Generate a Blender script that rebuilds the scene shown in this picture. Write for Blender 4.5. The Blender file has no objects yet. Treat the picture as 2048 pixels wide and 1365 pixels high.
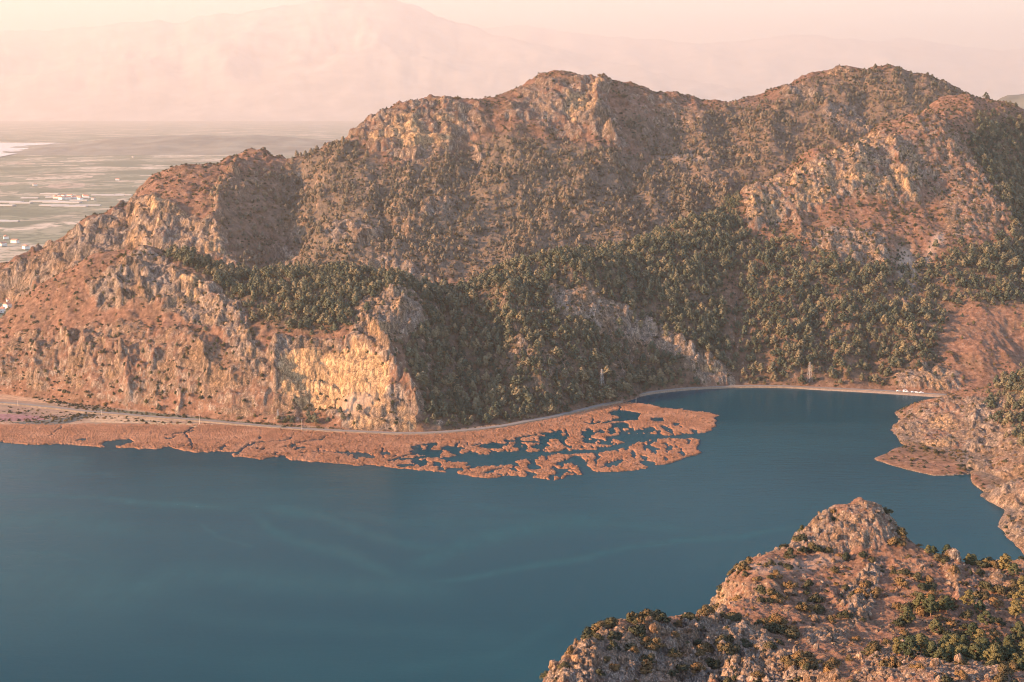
import bpy, math, random
import numpy as np

# ------------------------------------------------------------------ camera, world, sun, exposure
S = bpy.context.scene
COL = S.collection
H = 300.0                      # camera height above the lake, metres
PITCH = math.radians(9.24)
FPX = 2813.0                   # focal length in pixels of the 2048 px wide photograph
CU, CV = 1024.0, 682.5
Q = 1.0                        # mesh density
cd = bpy.data.cameras.new('camera'); cam = bpy.data.objects.new('camera', cd); COL.objects.link(cam)
cam.location = (0, 0, H); cam.rotation_euler = (math.pi/2 - PITCH, 0, 0)
cd.sensor_width = 36; cd.lens = 36*FPX/2048; cd.clip_start = 1; cd.clip_end = 200000
S.camera = cam
SUN_AZ, SUN_EL = math.radians(-106), math.radians(17.5)
w = bpy.data.worlds.new('World'); S.world = w; w.use_nodes = True
sky = w.node_tree.nodes.new('ShaderNodeTexSky'); sky.sky_type = 'NISHITA'; sky.sun_disc = False
sky.sun_elevation = SUN_EL; sky.sun_rotation = SUN_AZ; sky.altitude = 100; sky.ozone_density = 3.0; sky.dust_density = 0.4; sky.air_density = 1.3
bg = w.node_tree.nodes['Background']; bg.inputs[1].default_value = 0.12
w.node_tree.links.new(sky.outputs[0], bg.inputs[0])
sd = bpy.data.lights.new('sun', 'SUN'); sd.energy = 5.0; sd.angle = math.radians(0.5); sd.color = (1.0, 0.55, 0.275)
sun = bpy.data.objects.new('sun', sd); COL.objects.link(sun)
dx, dy, dz = math.sin(SUN_AZ)*math.cos(SUN_EL), math.cos(SUN_AZ)*math.cos(SUN_EL), math.sin(SUN_EL)
from mathutils import Vector
sun.rotation_euler = Vector((dx, dy, dz)).to_track_quat('Z', 'Y').to_euler(); sun.location = (-800, 0, 800)
S.view_settings.view_transform = 'Standard'; S.view_settings.look = 'None'; S.view_settings.gamma = 1
S.view_settings.exposure = 2.45
S.cycles.max_bounces = 6; S.cycles.diffuse_bounces = 2; S.cycles.glossy_bounces = 2; S.cycles.volume_bounces = 1
S.cycles.use_denoising = True; S.cycles.filter_width = 1.05
HAZE_DENSITY, HAZE_COLOR, HAZE_G = 3.8e-5, (0.66, 0.605, 0.56), 0.3

rng = np.random.default_rng(7)
random.seed(7)
cP, sP = math.cos(PITCH), math.sin(PITCH)

def proj(x, y, z):
    zc = y*cP - (z-H)*sP; yc = y*sP + (z-H)*cP
    return CU + FPX*x/zc, CV - FPX*yc/zc
def at(u, v, y):               # the point at forward distance y seen at photo pixel u, v
    a = (u-CU)/FPX; b = (CV-v)/FPX
    t = y/(cP + b*sP)
    return a*t, y, H + t*(-sP + b*cP)
def ground(u, v, z=0.0):
    b = (CV-v)/FPX
    t = (z-H)/(-sP + b*cP)
    return (u-CU)/FPX*t, t*(cP + b*sP), z

# ------------------------------------------------------------------ noise
def _h(ix, iy, iz, seed):
    h = (ix.astype(np.uint32)*np.uint32(374761393) + iy.astype(np.uint32)*np.uint32(668265263)
         + iz.astype(np.uint32)*np.uint32(2246822519) + np.uint32(seed*3266489917 % 4294967296))
    h ^= h >> np.uint32(13); h *= np.uint32(1274126177); h ^= h >> np.uint32(16)
    return h
def perlin2(x, y, seed=0):
    x = np.asarray(x, np.float64); y = np.asarray(y, np.float64)
    ix = np.floor(x).astype(np.int64); iy = np.floor(y).astype(np.int64)
    fx = (x-ix).astype(np.float32); fy = (y-iy).astype(np.float32)
    ux = fx*fx*fx*(fx*(fx*6-15)+10); uy = fy*fy*fy*(fy*(fy*6-15)+10)
    z0 = np.zeros_like(ix)
    def g(dx_, dy_):
        a = (_h(ix+dx_, iy+dy_, z0, seed) & np.uint32(65535)).astype(np.float32)*np.float32(2*math.pi/65536)
        return np.cos(a)*(fx-dx_) + np.sin(a)*(fy-dy_)
    a = g(0, 0); b = g(1, 0); c = g(0, 1); d = g(1, 1)
    a += ux*(b-a); c += ux*(d-c)
    return (a + uy*(c-a))*1.5
def fbm(x, y, octs=4, seed=0, gain=0.5):
    r = 0; a = 1; t = 0
    for o in range(octs):
        r = r + a*perlin2(x*2**o, y*2**o, seed+o*17); t += a; a *= gain
    return r/t
def ridged(x, y, octs=4, seed=0, gain=0.5):
    r = 0; a = 1; t = 0
    for o in range(octs):
        r = r + a*(1-2*np.abs(perlin2(x*2**o, y*2**o, seed+o*13))); t += a; a *= gain
    return r/t
def sstep(a, b, x):
    t = np.clip((x-a)/(b-a), 0, 1); return t*t*(3-2*t)

# ------------------------------------------------------------------ interpolation of a hill from the points that shape it
def tps_fit(P, Z, lam=0.0008):
    n = len(P); d2 = ((P[:, None]-P[None])**2).sum(-1)
    K = np.where(d2 > 0, d2*np.log(np.maximum(d2, 1e-12)), 0)*0.5 + lam*np.eye(n)
    A = np.zeros((n+3, n+3)); A[:n, :n] = K; A[:n, n] = 1; A[:n, n+1:] = P; A[n, :n] = 1; A[n+1:, :n] = P.T
    return np.linalg.solve(A, np.concatenate([Z, np.zeros(3)]))
def tps_eval(wt, P, X):
    out = np.zeros(len(X)); n = len(P)
    for s in range(0, len(X), 4000):
        x = X[s:s+4000]; d2 = ((x[:, None]-P[None])**2).sum(-1)
        K = d2*np.log(np.maximum(d2, 1e-12))*0.5
        out[s:s+4000] = K@wt[:n] + wt[n] + x@wt[n+1:]
    return out
def cubic(A, idx, axis):
    i = np.floor(idx).astype(int); f = (idx-i); n = A.shape[axis]
    r = 0
    ws = (-0.5*f+f*f-0.5*f**3, 1-2.5*f*f+1.5*f**3, 0.5*f+2*f*f-1.5*f**3, -0.5*f*f+0.5*f**3)
    for k, wk in zip((-1, 0, 1, 2), ws):
        t = np.take(A, np.clip(i+k, 0, n-1), axis=axis)
        r = r + t*(wk[:, None] if axis == 0 else wk[None, :])
    return r
def blur(M, r):
    if r < 1: return M
    for ax in (0, 1):
        for _ in range(2):
            pad = [(0, 0), (0, 0)]; pad[ax] = (r+1, r)
            c = np.cumsum(np.pad(M, pad, mode='edge'), axis=ax)
            M = (np.take(c, np.arange(2*r+1, c.shape[ax]), axis=ax) - np.take(c, np.arange(0, c.shape[ax]-2*r-1), axis=ax))/(2*r+1)
    return M
def in_poly(U, V, poly):
    p = np.array(poly, float); m = np.zeros(U.shape, bool)
    box = (U >= p[:, 0].min()) & (U <= p[:, 0].max()) & (V >= p[:, 1].min()) & (V <= p[:, 1].max())
    idx = np.nonzero(box)
    if not len(idx[0]): return m
    u, v = U[idx], V[idx]; r = np.zeros(u.shape, bool)
    for (x0, y0), (x1, y1) in zip(p, np.roll(p, -1, 0)):
        if y0 == y1: continue
        r ^= ((y0 > v) != (y1 > v)) & (u < (x1-x0)*(v-y0)/(y1-y0)+x0)
    m[idx] = r
    return m
def seg_dist(U, V, poly, reach):
    """signed distance (right of travel positive) to a polyline, inf beyond reach, and the position along it 0..1"""
    p = np.array(poly, float); D = np.full(U.shape, np.inf); T = np.zeros(U.shape)
    box = (U > p[:, 0].min()-reach) & (U < p[:, 0].max()+reach) & (V > p[:, 1].min()-reach) & (V < p[:, 1].max()+reach)
    idx = np.nonzero(box)
    if not len(idx[0]): return D, T
    u, v = U[idx], V[idx]; best = np.full(u.shape, np.inf); sg = np.ones(u.shape); tt = np.zeros(u.shape)
    L = np.hypot(*(p[1:]-p[:-1]).T); tot = L.sum(); acc = 0
    for (x0, y0), (x1, y1), l in zip(p[:-1], p[1:], L):
        t = np.clip(((u-x0)*(x1-x0)+(v-y0)*(y1-y0))/(l*l), 0, 1)
        d = np.hypot(u-x0-t*(x1-x0), v-y0-t*(y1-y0)); k = d < best
        best = np.where(k, d, best); tt = np.where(k, (acc+t*l)/tot, tt)
        sg = np.where(k, np.sign((x1-x0)*(v-y0)-(y1-y0)*(u-x0)), sg); acc += l
    D[idx] = best*np.where(sg == 0, 1, sg); T[idx] = tt
    return D, T

# ------------------------------------------------------------------ materials
def new_mat(name):
    m = bpy.data.materials.new(name); m.use_nodes = True; nt = m.node_tree
    return m, nt, nt.nodes['Principled BSDF']
def nd(nt, kind, **kw):
    n = nt.nodes.new(kind)
    for k, v in kw.items(): setattr(n, k, v)
    return n
def lk(nt, a, b): nt.links.new(a, b)
def noise_node(nt, vec, scale, detail=5, rough=0.6, stretch=None, dist=0.0):
    if stretch:
        mp = nd(nt, 'ShaderNodeMapping'); mp.inputs['Scale'].default_value = stretch; lk(nt, vec, mp.inputs[0]); vec = mp.outputs[0]
    n = nd(nt, 'ShaderNodeTexNoise'); n.inputs['Scale'].default_value = scale; n.inputs['Detail'].default_value = detail
    n.inputs['Roughness'].default_value = rough; n.inputs['Distortion'].default_value = dist; lk(nt, vec, n.inputs['Vector'])
    return n.outputs['Fac']
def ramp(nt, fac, stops):
    r = nd(nt, 'ShaderNodeValToRGB'); e = r.color_ramp.elements
    while len(e) < len(stops): e.new(0.5)
    for i, (p, c) in enumerate(stops): e[i].position = p; e[i].color = (*c, 1)
    lk(nt, fac, r.inputs[0]); return r.outputs[0]
def mixc(nt, fac, a, b, mode='MIX'):
    n = nd(nt, 'ShaderNodeMix', data_type='RGBA', blend_type=mode)
    for sock, v in ((n.inputs[0], fac), (n.inputs[6], a), (n.inputs[7], b)):
        if isinstance(v, (int, float)): sock.default_value = v
        elif isinstance(v, tuple): sock.default_value = (*v, 1)
        else: lk(nt, v, sock)
    return n.outputs[2]
def math_n(nt, op, a, b=None, clamp=False):
    n = nd(nt, 'ShaderNodeMath', operation=op, use_clamp=clamp)
    for i, v in enumerate((a, b)):
        if v is None: continue
        if isinstance(v, (int, float)): n.inputs[i].default_value = v
        else: lk(nt, v, n.inputs[i])
    return n.outputs[0]
def maprange(nt, v, a, b, c=0.0, d=1.0):
    n = nd(nt, 'ShaderNodeMapRange'); lk(nt, v, n.inputs[0])
    for i, q in enumerate((a, b, c, d)): n.inputs[i+1].default_value = q
    return n.outputs[0]
def bump(nt, bs, h, strength, dist):
    b = nd(nt, 'ShaderNodeBump'); b.inputs['Strength'].default_value = strength; b.inputs['Distance'].default_value = dist
    lk(nt, h, b.inputs['Height']); lk(nt, b.outputs[0], bs.inputs['Normal'])

def terrain_mat(name, k=1.0, dry=1.0):
    """dry hillside: earth, litter, limestone; k is the grain size in metres"""
    m, nt, bs = new_mat(name)
    pos = nd(nt, 'ShaderNodeNewGeometry').outputs['Position']
    at_ = nd(nt, 'ShaderNodeAttribute', attribute_name='cover'); sep = nd(nt, 'ShaderNodeSeparateColor'); lk(nt, at_.outputs['Color'], sep.inputs[0])
    R, G, B, A = sep.outputs[0], sep.outputs[1], sep.outputs[2], at_.outputs['Alpha']
    n1 = noise_node(nt, pos, 0.25/k, 6, 0.7); n2 = noise_node(nt, pos, 0.05/k, 5, 0.65); n3 = noise_node(nt, pos, 0.9/k, 4, 0.7)
    nv = noise_node(nt, pos, 0.12/k, 6, 0.7, stretch=(2.2, 2.2, 0.45), dist=0.6)
    soil = ramp(nt, n1, [(0.3, (0.09, 0.053, 0.037)), (0.46, (0.18, 0.098, 0.066)), (0.58, (0.255, 0.145, 0.098)), (0.72, (0.35, 0.235, 0.17))])
    soil = mixc(nt, maprange(nt, n2, 0.4, 0.65), soil, mixc(nt, 1.0, soil, (0.8, 0.88, 0.85), 'MULTIPLY'))
    litter = ramp(nt, n1, [(0.3, (0.065, 0.06, 0.045)), (0.55, (0.125, 0.095, 0.07)), (0.75, (0.2, 0.135, 0.1))])
    litter = mixc(nt, 1.0, litter, (dry, dry*.97, dry*.95), 'MULTIPLY')  # dry lightens the litter; on the range this paints haze into the colour
    rock = ramp(nt, nv, [(0.28, (0.08, 0.074, 0.07)), (0.42, (0.175, 0.147, 0.125)), (0.55, (0.30, 0.235, 0.185)), (0.72, (0.43, 0.335, 0.255))])
    nc = noise_node(nt, pos, 0.22/k, 5, 0.72, stretch=(1.6, 1.6, 0.55), dist=0.9); nf = noise_node(nt, pos, 1.1/k, 3, 0.75, stretch=(1.4, 1.4, .6))
    crack = math_n(nt, 'MULTIPLY', maprange(nt, math_n(nt, 'ABSOLUTE', math_n(nt, 'SUBTRACT', nc, .5)), 0, .055, .35, 1), maprange(nt, nf, .34, .6, .6, 1.25))
    ck = nd(nt, 'ShaderNodeCombineColor'); [lk(nt, crack, ck.inputs[i]) for i in range(3)]
    rock = mixc(nt, 1.0, rock, ck.outputs[0], 'MULTIPLY')
    rock = mixc(nt, maprange(nt, n2, 0.42, 0.62), rock, mixc(nt, 1.0, rock, (0.92, 0.76, 0.6), 'MULTIPLY'))
    yel = ramp(nt, nv, [(0.28, (0.20, 0.13, 0.085)), (0.42, (0.38, 0.255, 0.145)), (0.56, (0.54, 0.35, 0.19)), (0.75, (0.62, 0.44, 0.28))])
    yel = mixc(nt, .95, yel, ck.outputs[0], 'MULTIPLY')
    scree = ramp(nt, n3, [(0.3, (0.34, 0.25, 0.19)), (0.7, (0.5, 0.38, 0.3))])
    c = mixc(nt, G, soil, litter)
    fr = math_n(nt, 'ADD', R, math_n(nt, 'MULTIPLY', math_n(nt, 'SUBTRACT', n3, 0.5), 1.0))
    fr = math_n(nt, 'ADD', fr, math_n(nt, 'MULTIPLY', math_n(nt, 'SUBTRACT', nv, 0.5), 1.6)); fr = math_n(nt, 'ADD', fr, math_n(nt, 'MULTIPLY', math_n(nt, 'SUBTRACT', n2, 0.5), 1.4))
    fr = maprange(nt, fr, 0.42, 0.66)
    c = mixc(nt, fr, c, rock)
    c = mixc(nt, maprange(nt, math_n(nt, 'ADD', B, math_n(nt, 'ADD', math_n(nt, 'MULTIPLY', math_n(nt, 'SUBTRACT', n2, .5), 1.5), math_n(nt, 'MULTIPLY', math_n(nt, 'SUBTRACT', n1, .5), 1.2))), .42, .7), c, yel)
    c = mixc(nt, math_n(nt, 'SUBTRACT', 1.0, A), c, scree)
    lk(nt, c, bs.inputs['Base Color']); bs.inputs['Roughness'].default_value = 0.95; bs.inputs['Specular IOR Level'].default_value = 0.12
    hgt = math_n(nt, 'ADD', math_n(nt, 'ADD', math_n(nt, 'MULTIPLY', nv, 1.0), math_n(nt, 'MULTIPLY', crack, .35)), math_n(nt, 'MULTIPLY', n3, 0.7))
    bump(nt, bs, hgt, 0.9, 1.6*k)
    return m

def simple_mat(name, col, rough=0.8, var=0.0, scale=1.0, metallic=0.0):
    m, nt, bs = new_mat(name)
    pos = nd(nt, 'ShaderNodeTexCoord').outputs['Object']
    n = noise_node(nt, pos, scale, 4, 0.6)
    lo = tuple(max(0, c*(1-var)) for c in col); hi = tuple(min(1, c*(1+var)) for c in col)
    lk(nt, ramp(nt, n, [(0.3, lo), (0.7, hi)]), bs.inputs['Base Color'])
    bs.inputs['Roughness'].default_value = rough; bs.inputs['Metallic'].default_value = metallic
    return m
def leaf_mat(name, a, b, c):
    m, nt, bs = new_mat(name)
    oi = nd(nt, 'ShaderNodeObjectInfo').outputs['Random']
    pos = nd(nt, 'ShaderNodeTexCoord').outputs['Object']
    n = noise_node(nt, pos, 1.3, 3, 0.7)
    f = math_n(nt, 'ADD', math_n(nt, 'MULTIPLY', oi, 0.75), math_n(nt, 'MULTIPLY', n, 0.4), True)
    lk(nt, ramp(nt, f, [(0.1, a), (0.55, b), (0.95, c)]), bs.inputs['Base Color'])
    bs.inputs['Roughness'].default_value = 0.9; bs.inputs['Specular IOR Level'].default_value = 0.1
    return m
M_hill = terrain_mat('limestone_hillside', 1.6)
M_far = terrain_mat('limestone_range', 3.0, 1.5)  # litter lightened so some haze is painted onto the range
M_near = terrain_mat('limestone_near', 0.42)
M_prom = terrain_mat('limestone_promontory', 1.2)
M_pine = leaf_mat('pine_needles', (0.034, 0.05, 0.038), (0.09, 0.1, 0.068), (0.2, 0.165, 0.1))
M_hazed = leaf_mat('haze_paled_leaves', (0.075, 0.078, 0.06), (0.155, 0.135, 0.098), (0.25, 0.195, 0.135))  # paler pine needles, back-range haze painted into the leaf colour
M_npine = leaf_mat('near_pine_needles', (0.028, 0.042, 0.026), (0.07, 0.078, 0.04), (0.14, 0.115, 0.05))
M_scrub = leaf_mat('scrub_leaves', (0.05, 0.05, 0.025), (0.10, 0.082, 0.038), (0.20, 0.12, 0.05))
M_shrub = leaf_mat('shrub_leaves', (0.026, 0.036, 0.024), (0.064, 0.062, 0.036), (0.17, 0.105, 0.048))
M_bark = simple_mat('bark', (0.16, 0.10, 0.07), 0.9, 0.3, 3)

# ------------------------------------------------------------------ objects
def mesh_np(name, V, F, mat=None, parent=None, smooth=True, uv=None):
    me = bpy.data.meshes.new(name); V = np.asarray(V, np.float32); F = np.asarray(F, np.int32)
    k = F.shape[1]; me.vertices.add(len(V)); me.vertices.foreach_set('co', V.ravel())
    me.loops.add(F.size); me.loops.foreach_set('vertex_index', F.ravel())
    me.polygons.add(len(F)); me.polygons.foreach_set('loop_start', np.arange(0, F.size, k, dtype=np.int32))
    me.polygons.foreach_set('loop_total', np.full(len(F), k, np.int32))
    me.polygons.foreach_set('use_smooth', np.full(len(F), smooth, bool))
    me.update(calc_edges=True)
    if mat: me.materials.append(mat)
    o = bpy.data.objects.new(name, me); COL.objects.link(o)
    if parent: o.parent = parent
    return o
def mesh_py(name, V, F, mat=None, parent=None, smooth=False):
    me = bpy.data.meshes.new(name); me.from_pydata([tuple(v) for v in V], [], F); me.update()
    if smooth: me.polygons.foreach_set('use_smooth', [True]*len(me.polygons))
    if mat: me.materials.append(mat)
    o = bpy.data.objects.new(name, me); COL.objects.link(o)
    if parent: o.parent = parent
    return o
def tag(o, label, cat, group=None):
    o['label'] = label; o['category'] = cat
    if group: o['group'] = group
    return o
def structure(o): o['kind'] = 'structure'; return o
def empty(name, loc, rz=0.0):
    o = bpy.data.objects.new(name, None); COL.objects.link(o); o.location = loc; o.rotation_euler = (0, 0, rz); o.empty_display_size = 0.5
    return o
def set_cover(o, C):
    a = o.data.color_attributes.new('cover', 'FLOAT_COLOR', 'POINT'); a.data.foreach_set('color', np.ascontiguousarray(C, np.float32).ravel())
def grid_faces(nr, nc, keep):
    I = np.arange(nr*nc).reshape(nr, nc)
    F = np.stack([I[:-1, :-1], I[:-1, 1:], I[1:, 1:], I[1:, :-1]], -1).reshape(-1, 4)
    return F[keep.reshape(-1)]
def compact(V, F, *attrs):
    used = np.zeros(len(V), bool); used[F.ravel()] = True
    remap = np.cumsum(used)-1
    return (V[used], remap[F]) + tuple(a[used] for a in attrs)

class Hill: pass
def build_hill(name, cols, urange, yrange, du, ry, mat, back, gully, fine, rock_polys, litter_polys, yellow_polys=(), scree_polys=(),
               ribs=(), post=None, extra=(), crag=1.0, warp_px=9, lam=0.0008, seed=1, base_rock=0.0, crest=(8, .6), grel=.09):
    P, Z = [], []
    for u, pts in cols:
        pts = list(pts)
        if pts[0][0] == 'g': fx, fy, fz = ground(u, pts[0][1], 1.0); pts = pts[1:]
        elif pts[0][0] == 'h':                      # foot out of sight, behind a nearer hill
            x, y, z = at(u, pts[1][0], pts[1][1]); fy = y-pts[0][1]; fx = x*fy/y; fz = pts[0][2]; pts = pts[1:]
        else: fy = None
        if fy: P += [(fx, fy), (fx*(1-60/fy), fy-60), (fx*(1-220/fy), fy-220)]; Z += [fz, fz-16, fz-40]
        for v, d in pts:
            x, y, z = at(u, v, d); P.append((x, y)); Z.append(z)
        x, y, z = at(u, *pts[-1]) if pts else (fx, fy, fz)
        P.append((x*(1+crest[0]/y), y+crest[0])); Z.append(z-crest[1])
        for bdy, bf in back: P.append((x*(1+bdy/y), y+bdy)); Z.append(z*bf - (12 if bf < 0.2 else 0))
    for x, y, z in extra: P.append((x, y)); Z.append(z)
    P = np.array(P)/400.0; Z = np.array(Z)
    wt = tps_fit(P, Z, lam)
    a0, a1 = (urange[0]-CU)/FPX*1.02, (urange[1]-CU)/FPX*1.02
    nc = int((urange[1]-urange[0])/du*Q); nr = int(math.log(yrange[1]/yrange[0])/ry*Q)
    ca = np.linspace(a0, a1, 170); cy = np.exp(np.linspace(math.log(yrange[0]), math.log(yrange[1]), 190))
    CY, CA = np.meshgrid(cy, ca, indexing='ij')
    cz = tps_eval(wt, P, np.stack([(CA*CY).ravel(), CY.ravel()], 1)/400.0).reshape(CY.shape)
    a = np.linspace(a0, a1, nc); y = np.exp(np.linspace(math.log(yrange[0]), math.log(yrange[1]), nr))
    Zb = cubic(cubic(cz, np.linspace(0, 189, nr), 0), np.linspace(0, 169, nc), 1)
    Y, A = np.meshgrid(y, a, indexing='ij'); X = A*Y
    U, V = proj(X, Y, Zb)
    cm = np.minimum.accumulate(V, 0); vis = V <= cm+4; near_vis = V <= cm+30
    s = gully
    wu = fbm(X/(s*.35), Y/(s*.35), 3, seed+50)*warp_px*1.6; wv = fbm(X/(s*.35), Y/(s*.35), 3, seed+60)*warp_px
    Uw, Vw = U+wu, V+wv
    r = max(1, int(3*Q))
    def mask(polys, soft=r):
        M = np.zeros(U.shape, np.float32)
        for p in polys:
            wgt = 1.0
            if isinstance(p, tuple): p, wgt = p
            M = np.maximum(M, in_poly(Uw, Vw, p)*np.float32(wgt))
        return blur(M*near_vis, soft)
    rock = mask(rock_polys); lit = mask(litter_polys, r*2); yel = mask(yellow_polys); scr = mask(scree_polys)
    # relief: gullies that run down towards the viewer, then crags on the rock
    g1 = ridged(X/s, Y/(s*2.2), 4, seed+1); g2 = fbm(X/(s*.3), Y/(s*.4), 4, seed+2)
    up = sstep(0, s*.35, Zb)
    Zr = Zb + up*((g1-.5)*s*grel + g2*s*.035)
    rr = np.clip(rock+yel*.9, 0, 1)
    c1 = ridged(X/(s*.22)+g2*.5, Y/(s*.5), 4, seed+3, .6); c2 = ridged(X/(s*.07), Y/(s*.16), 3, seed+4, .6)
    Zr += crag*rr*(c1*s*.05 + c2*s*.02)
    per = s*.2                                       # ledges in the limestone
    t = (Zr + fbm(X/(s*.5), Y/(s*.5), 3, seed+5)*per*.8)/per; f = t-np.floor(t)
    Zr += np.clip(rr*1.1, 0, 1)*per*.75*crag*(sstep(.2, .8, f)-f)
    rw = fbm(X/(s*.2), Y/(s*.35), 4, seed+9, .6)
    for poly, amp, wl, wr in ribs:
        D, T = seg_dist(U+wu*1.2+rw*5, V+wv, poly, 4*max(wl, wr))
        prof = np.where(D < 0, np.exp(-np.abs(D)/wl), np.exp(-np.abs(D)/wr))
        Zr += np.where(np.isfinite(D), amp*(.75+.9*rw)*prof*np.clip(np.minimum(T, 1-T)*5+.2, 0, 1)*near_vis, 0)
    n3 = fbm(X/(fine*3), Y/(fine*3), 4, seed+6, .6)
    Zr += up*n3*fine*(.55+.9*rr)
    if post is not None: Zr = post(X, Y, Zr, Uw, Vw, near_vis)
    # push the rock faces in and out along their normals
    Pn = np.stack([X, Y, Zr], -1)
    du_ = np.gradient(Pn, axis=1); dv_ = np.gradient(Pn, axis=0); N = np.cross(du_, dv_); area = np.linalg.norm(N, axis=-1); N /= area[..., None]
    steep = 1-N[..., 2]
    dn = (ridged(X/(fine*2.3)+Zr/(fine*8)+wu*.06, (Y*.5+Zr)/(fine*7), 5, seed+7, .72)*.7+fbm(X/(fine*4), (Y+Zr)/(fine*4), 4, seed+8, .65)*.5)*fine*.55*np.clip(rr+sstep(.25, .5, steep)*.8, 0, 1)*up*crag
    Pn = Pn + N*dn[..., None]
    nz_steep = sstep(.27, .52, steep)*.8
    R = np.clip(np.maximum(rock, nz_steep*.9)+base_rock, 0, 1); 
    C = np.stack([R, np.clip(lit, 0, 1), np.clip(yel, 0, 1), 1-np.clip(scr, 0, 1)], -1).reshape(-1, 4)
    zq = Pn[..., 2]
    keep = np.maximum(np.maximum(zq[:-1, :-1], zq[1:, 1:]), np.maximum(zq[1:, :-1], zq[:-1, 1:])) > -1.5
    Vv, F, C = compact(Pn.reshape(-1, 3), grid_faces(nr, nc, keep), C)
    o = structure(mesh_np(name, Vv, F, mat)); set_cover(o, C)
    h = Hill(); h.obj = o; h.P = Pn; h.U = U; h.V = V; h.Uw = Uw; h.Vw = Vw; h.area = area; h.near = near_vis; h.rock = np.clip(R+yel, 0, 1); h.up = zq > 1.0; h.scr = scr; h.N = N; h.lit = lit
    h.steep = steep; h.a = a; h.ly = (math.log(yrange[0]), math.log(yrange[1])); h.shape = (nr, nc); h.mask = mask
    return h
def surf(h, u, v, which=0):
    """the visible point of a hill nearest to photo pixel u, v"""
    d = (h.U-u)**2 + (h.V-v)**2 + np.where(h.near & h.up, 0, 1e6)
    return h.P.reshape(-1, 3)[np.argmin(d)]
def scatter(h, dens, seed):
    """grid cells picked by density (plants per square metre)"""
    r = np.random.default_rng(seed)
    p = np.clip(dens*h.area*h.up*h.near, 0, 3).ravel().astype(np.float64)
    n = r.poisson(p); idx = np.repeat(np.arange(len(p)), np.minimum(n, 3))
    pts = h.P.reshape(-1, 3)[idx].copy()
    return pts, h.U.ravel()[idx], h.V.ravel()[idx]
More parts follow.
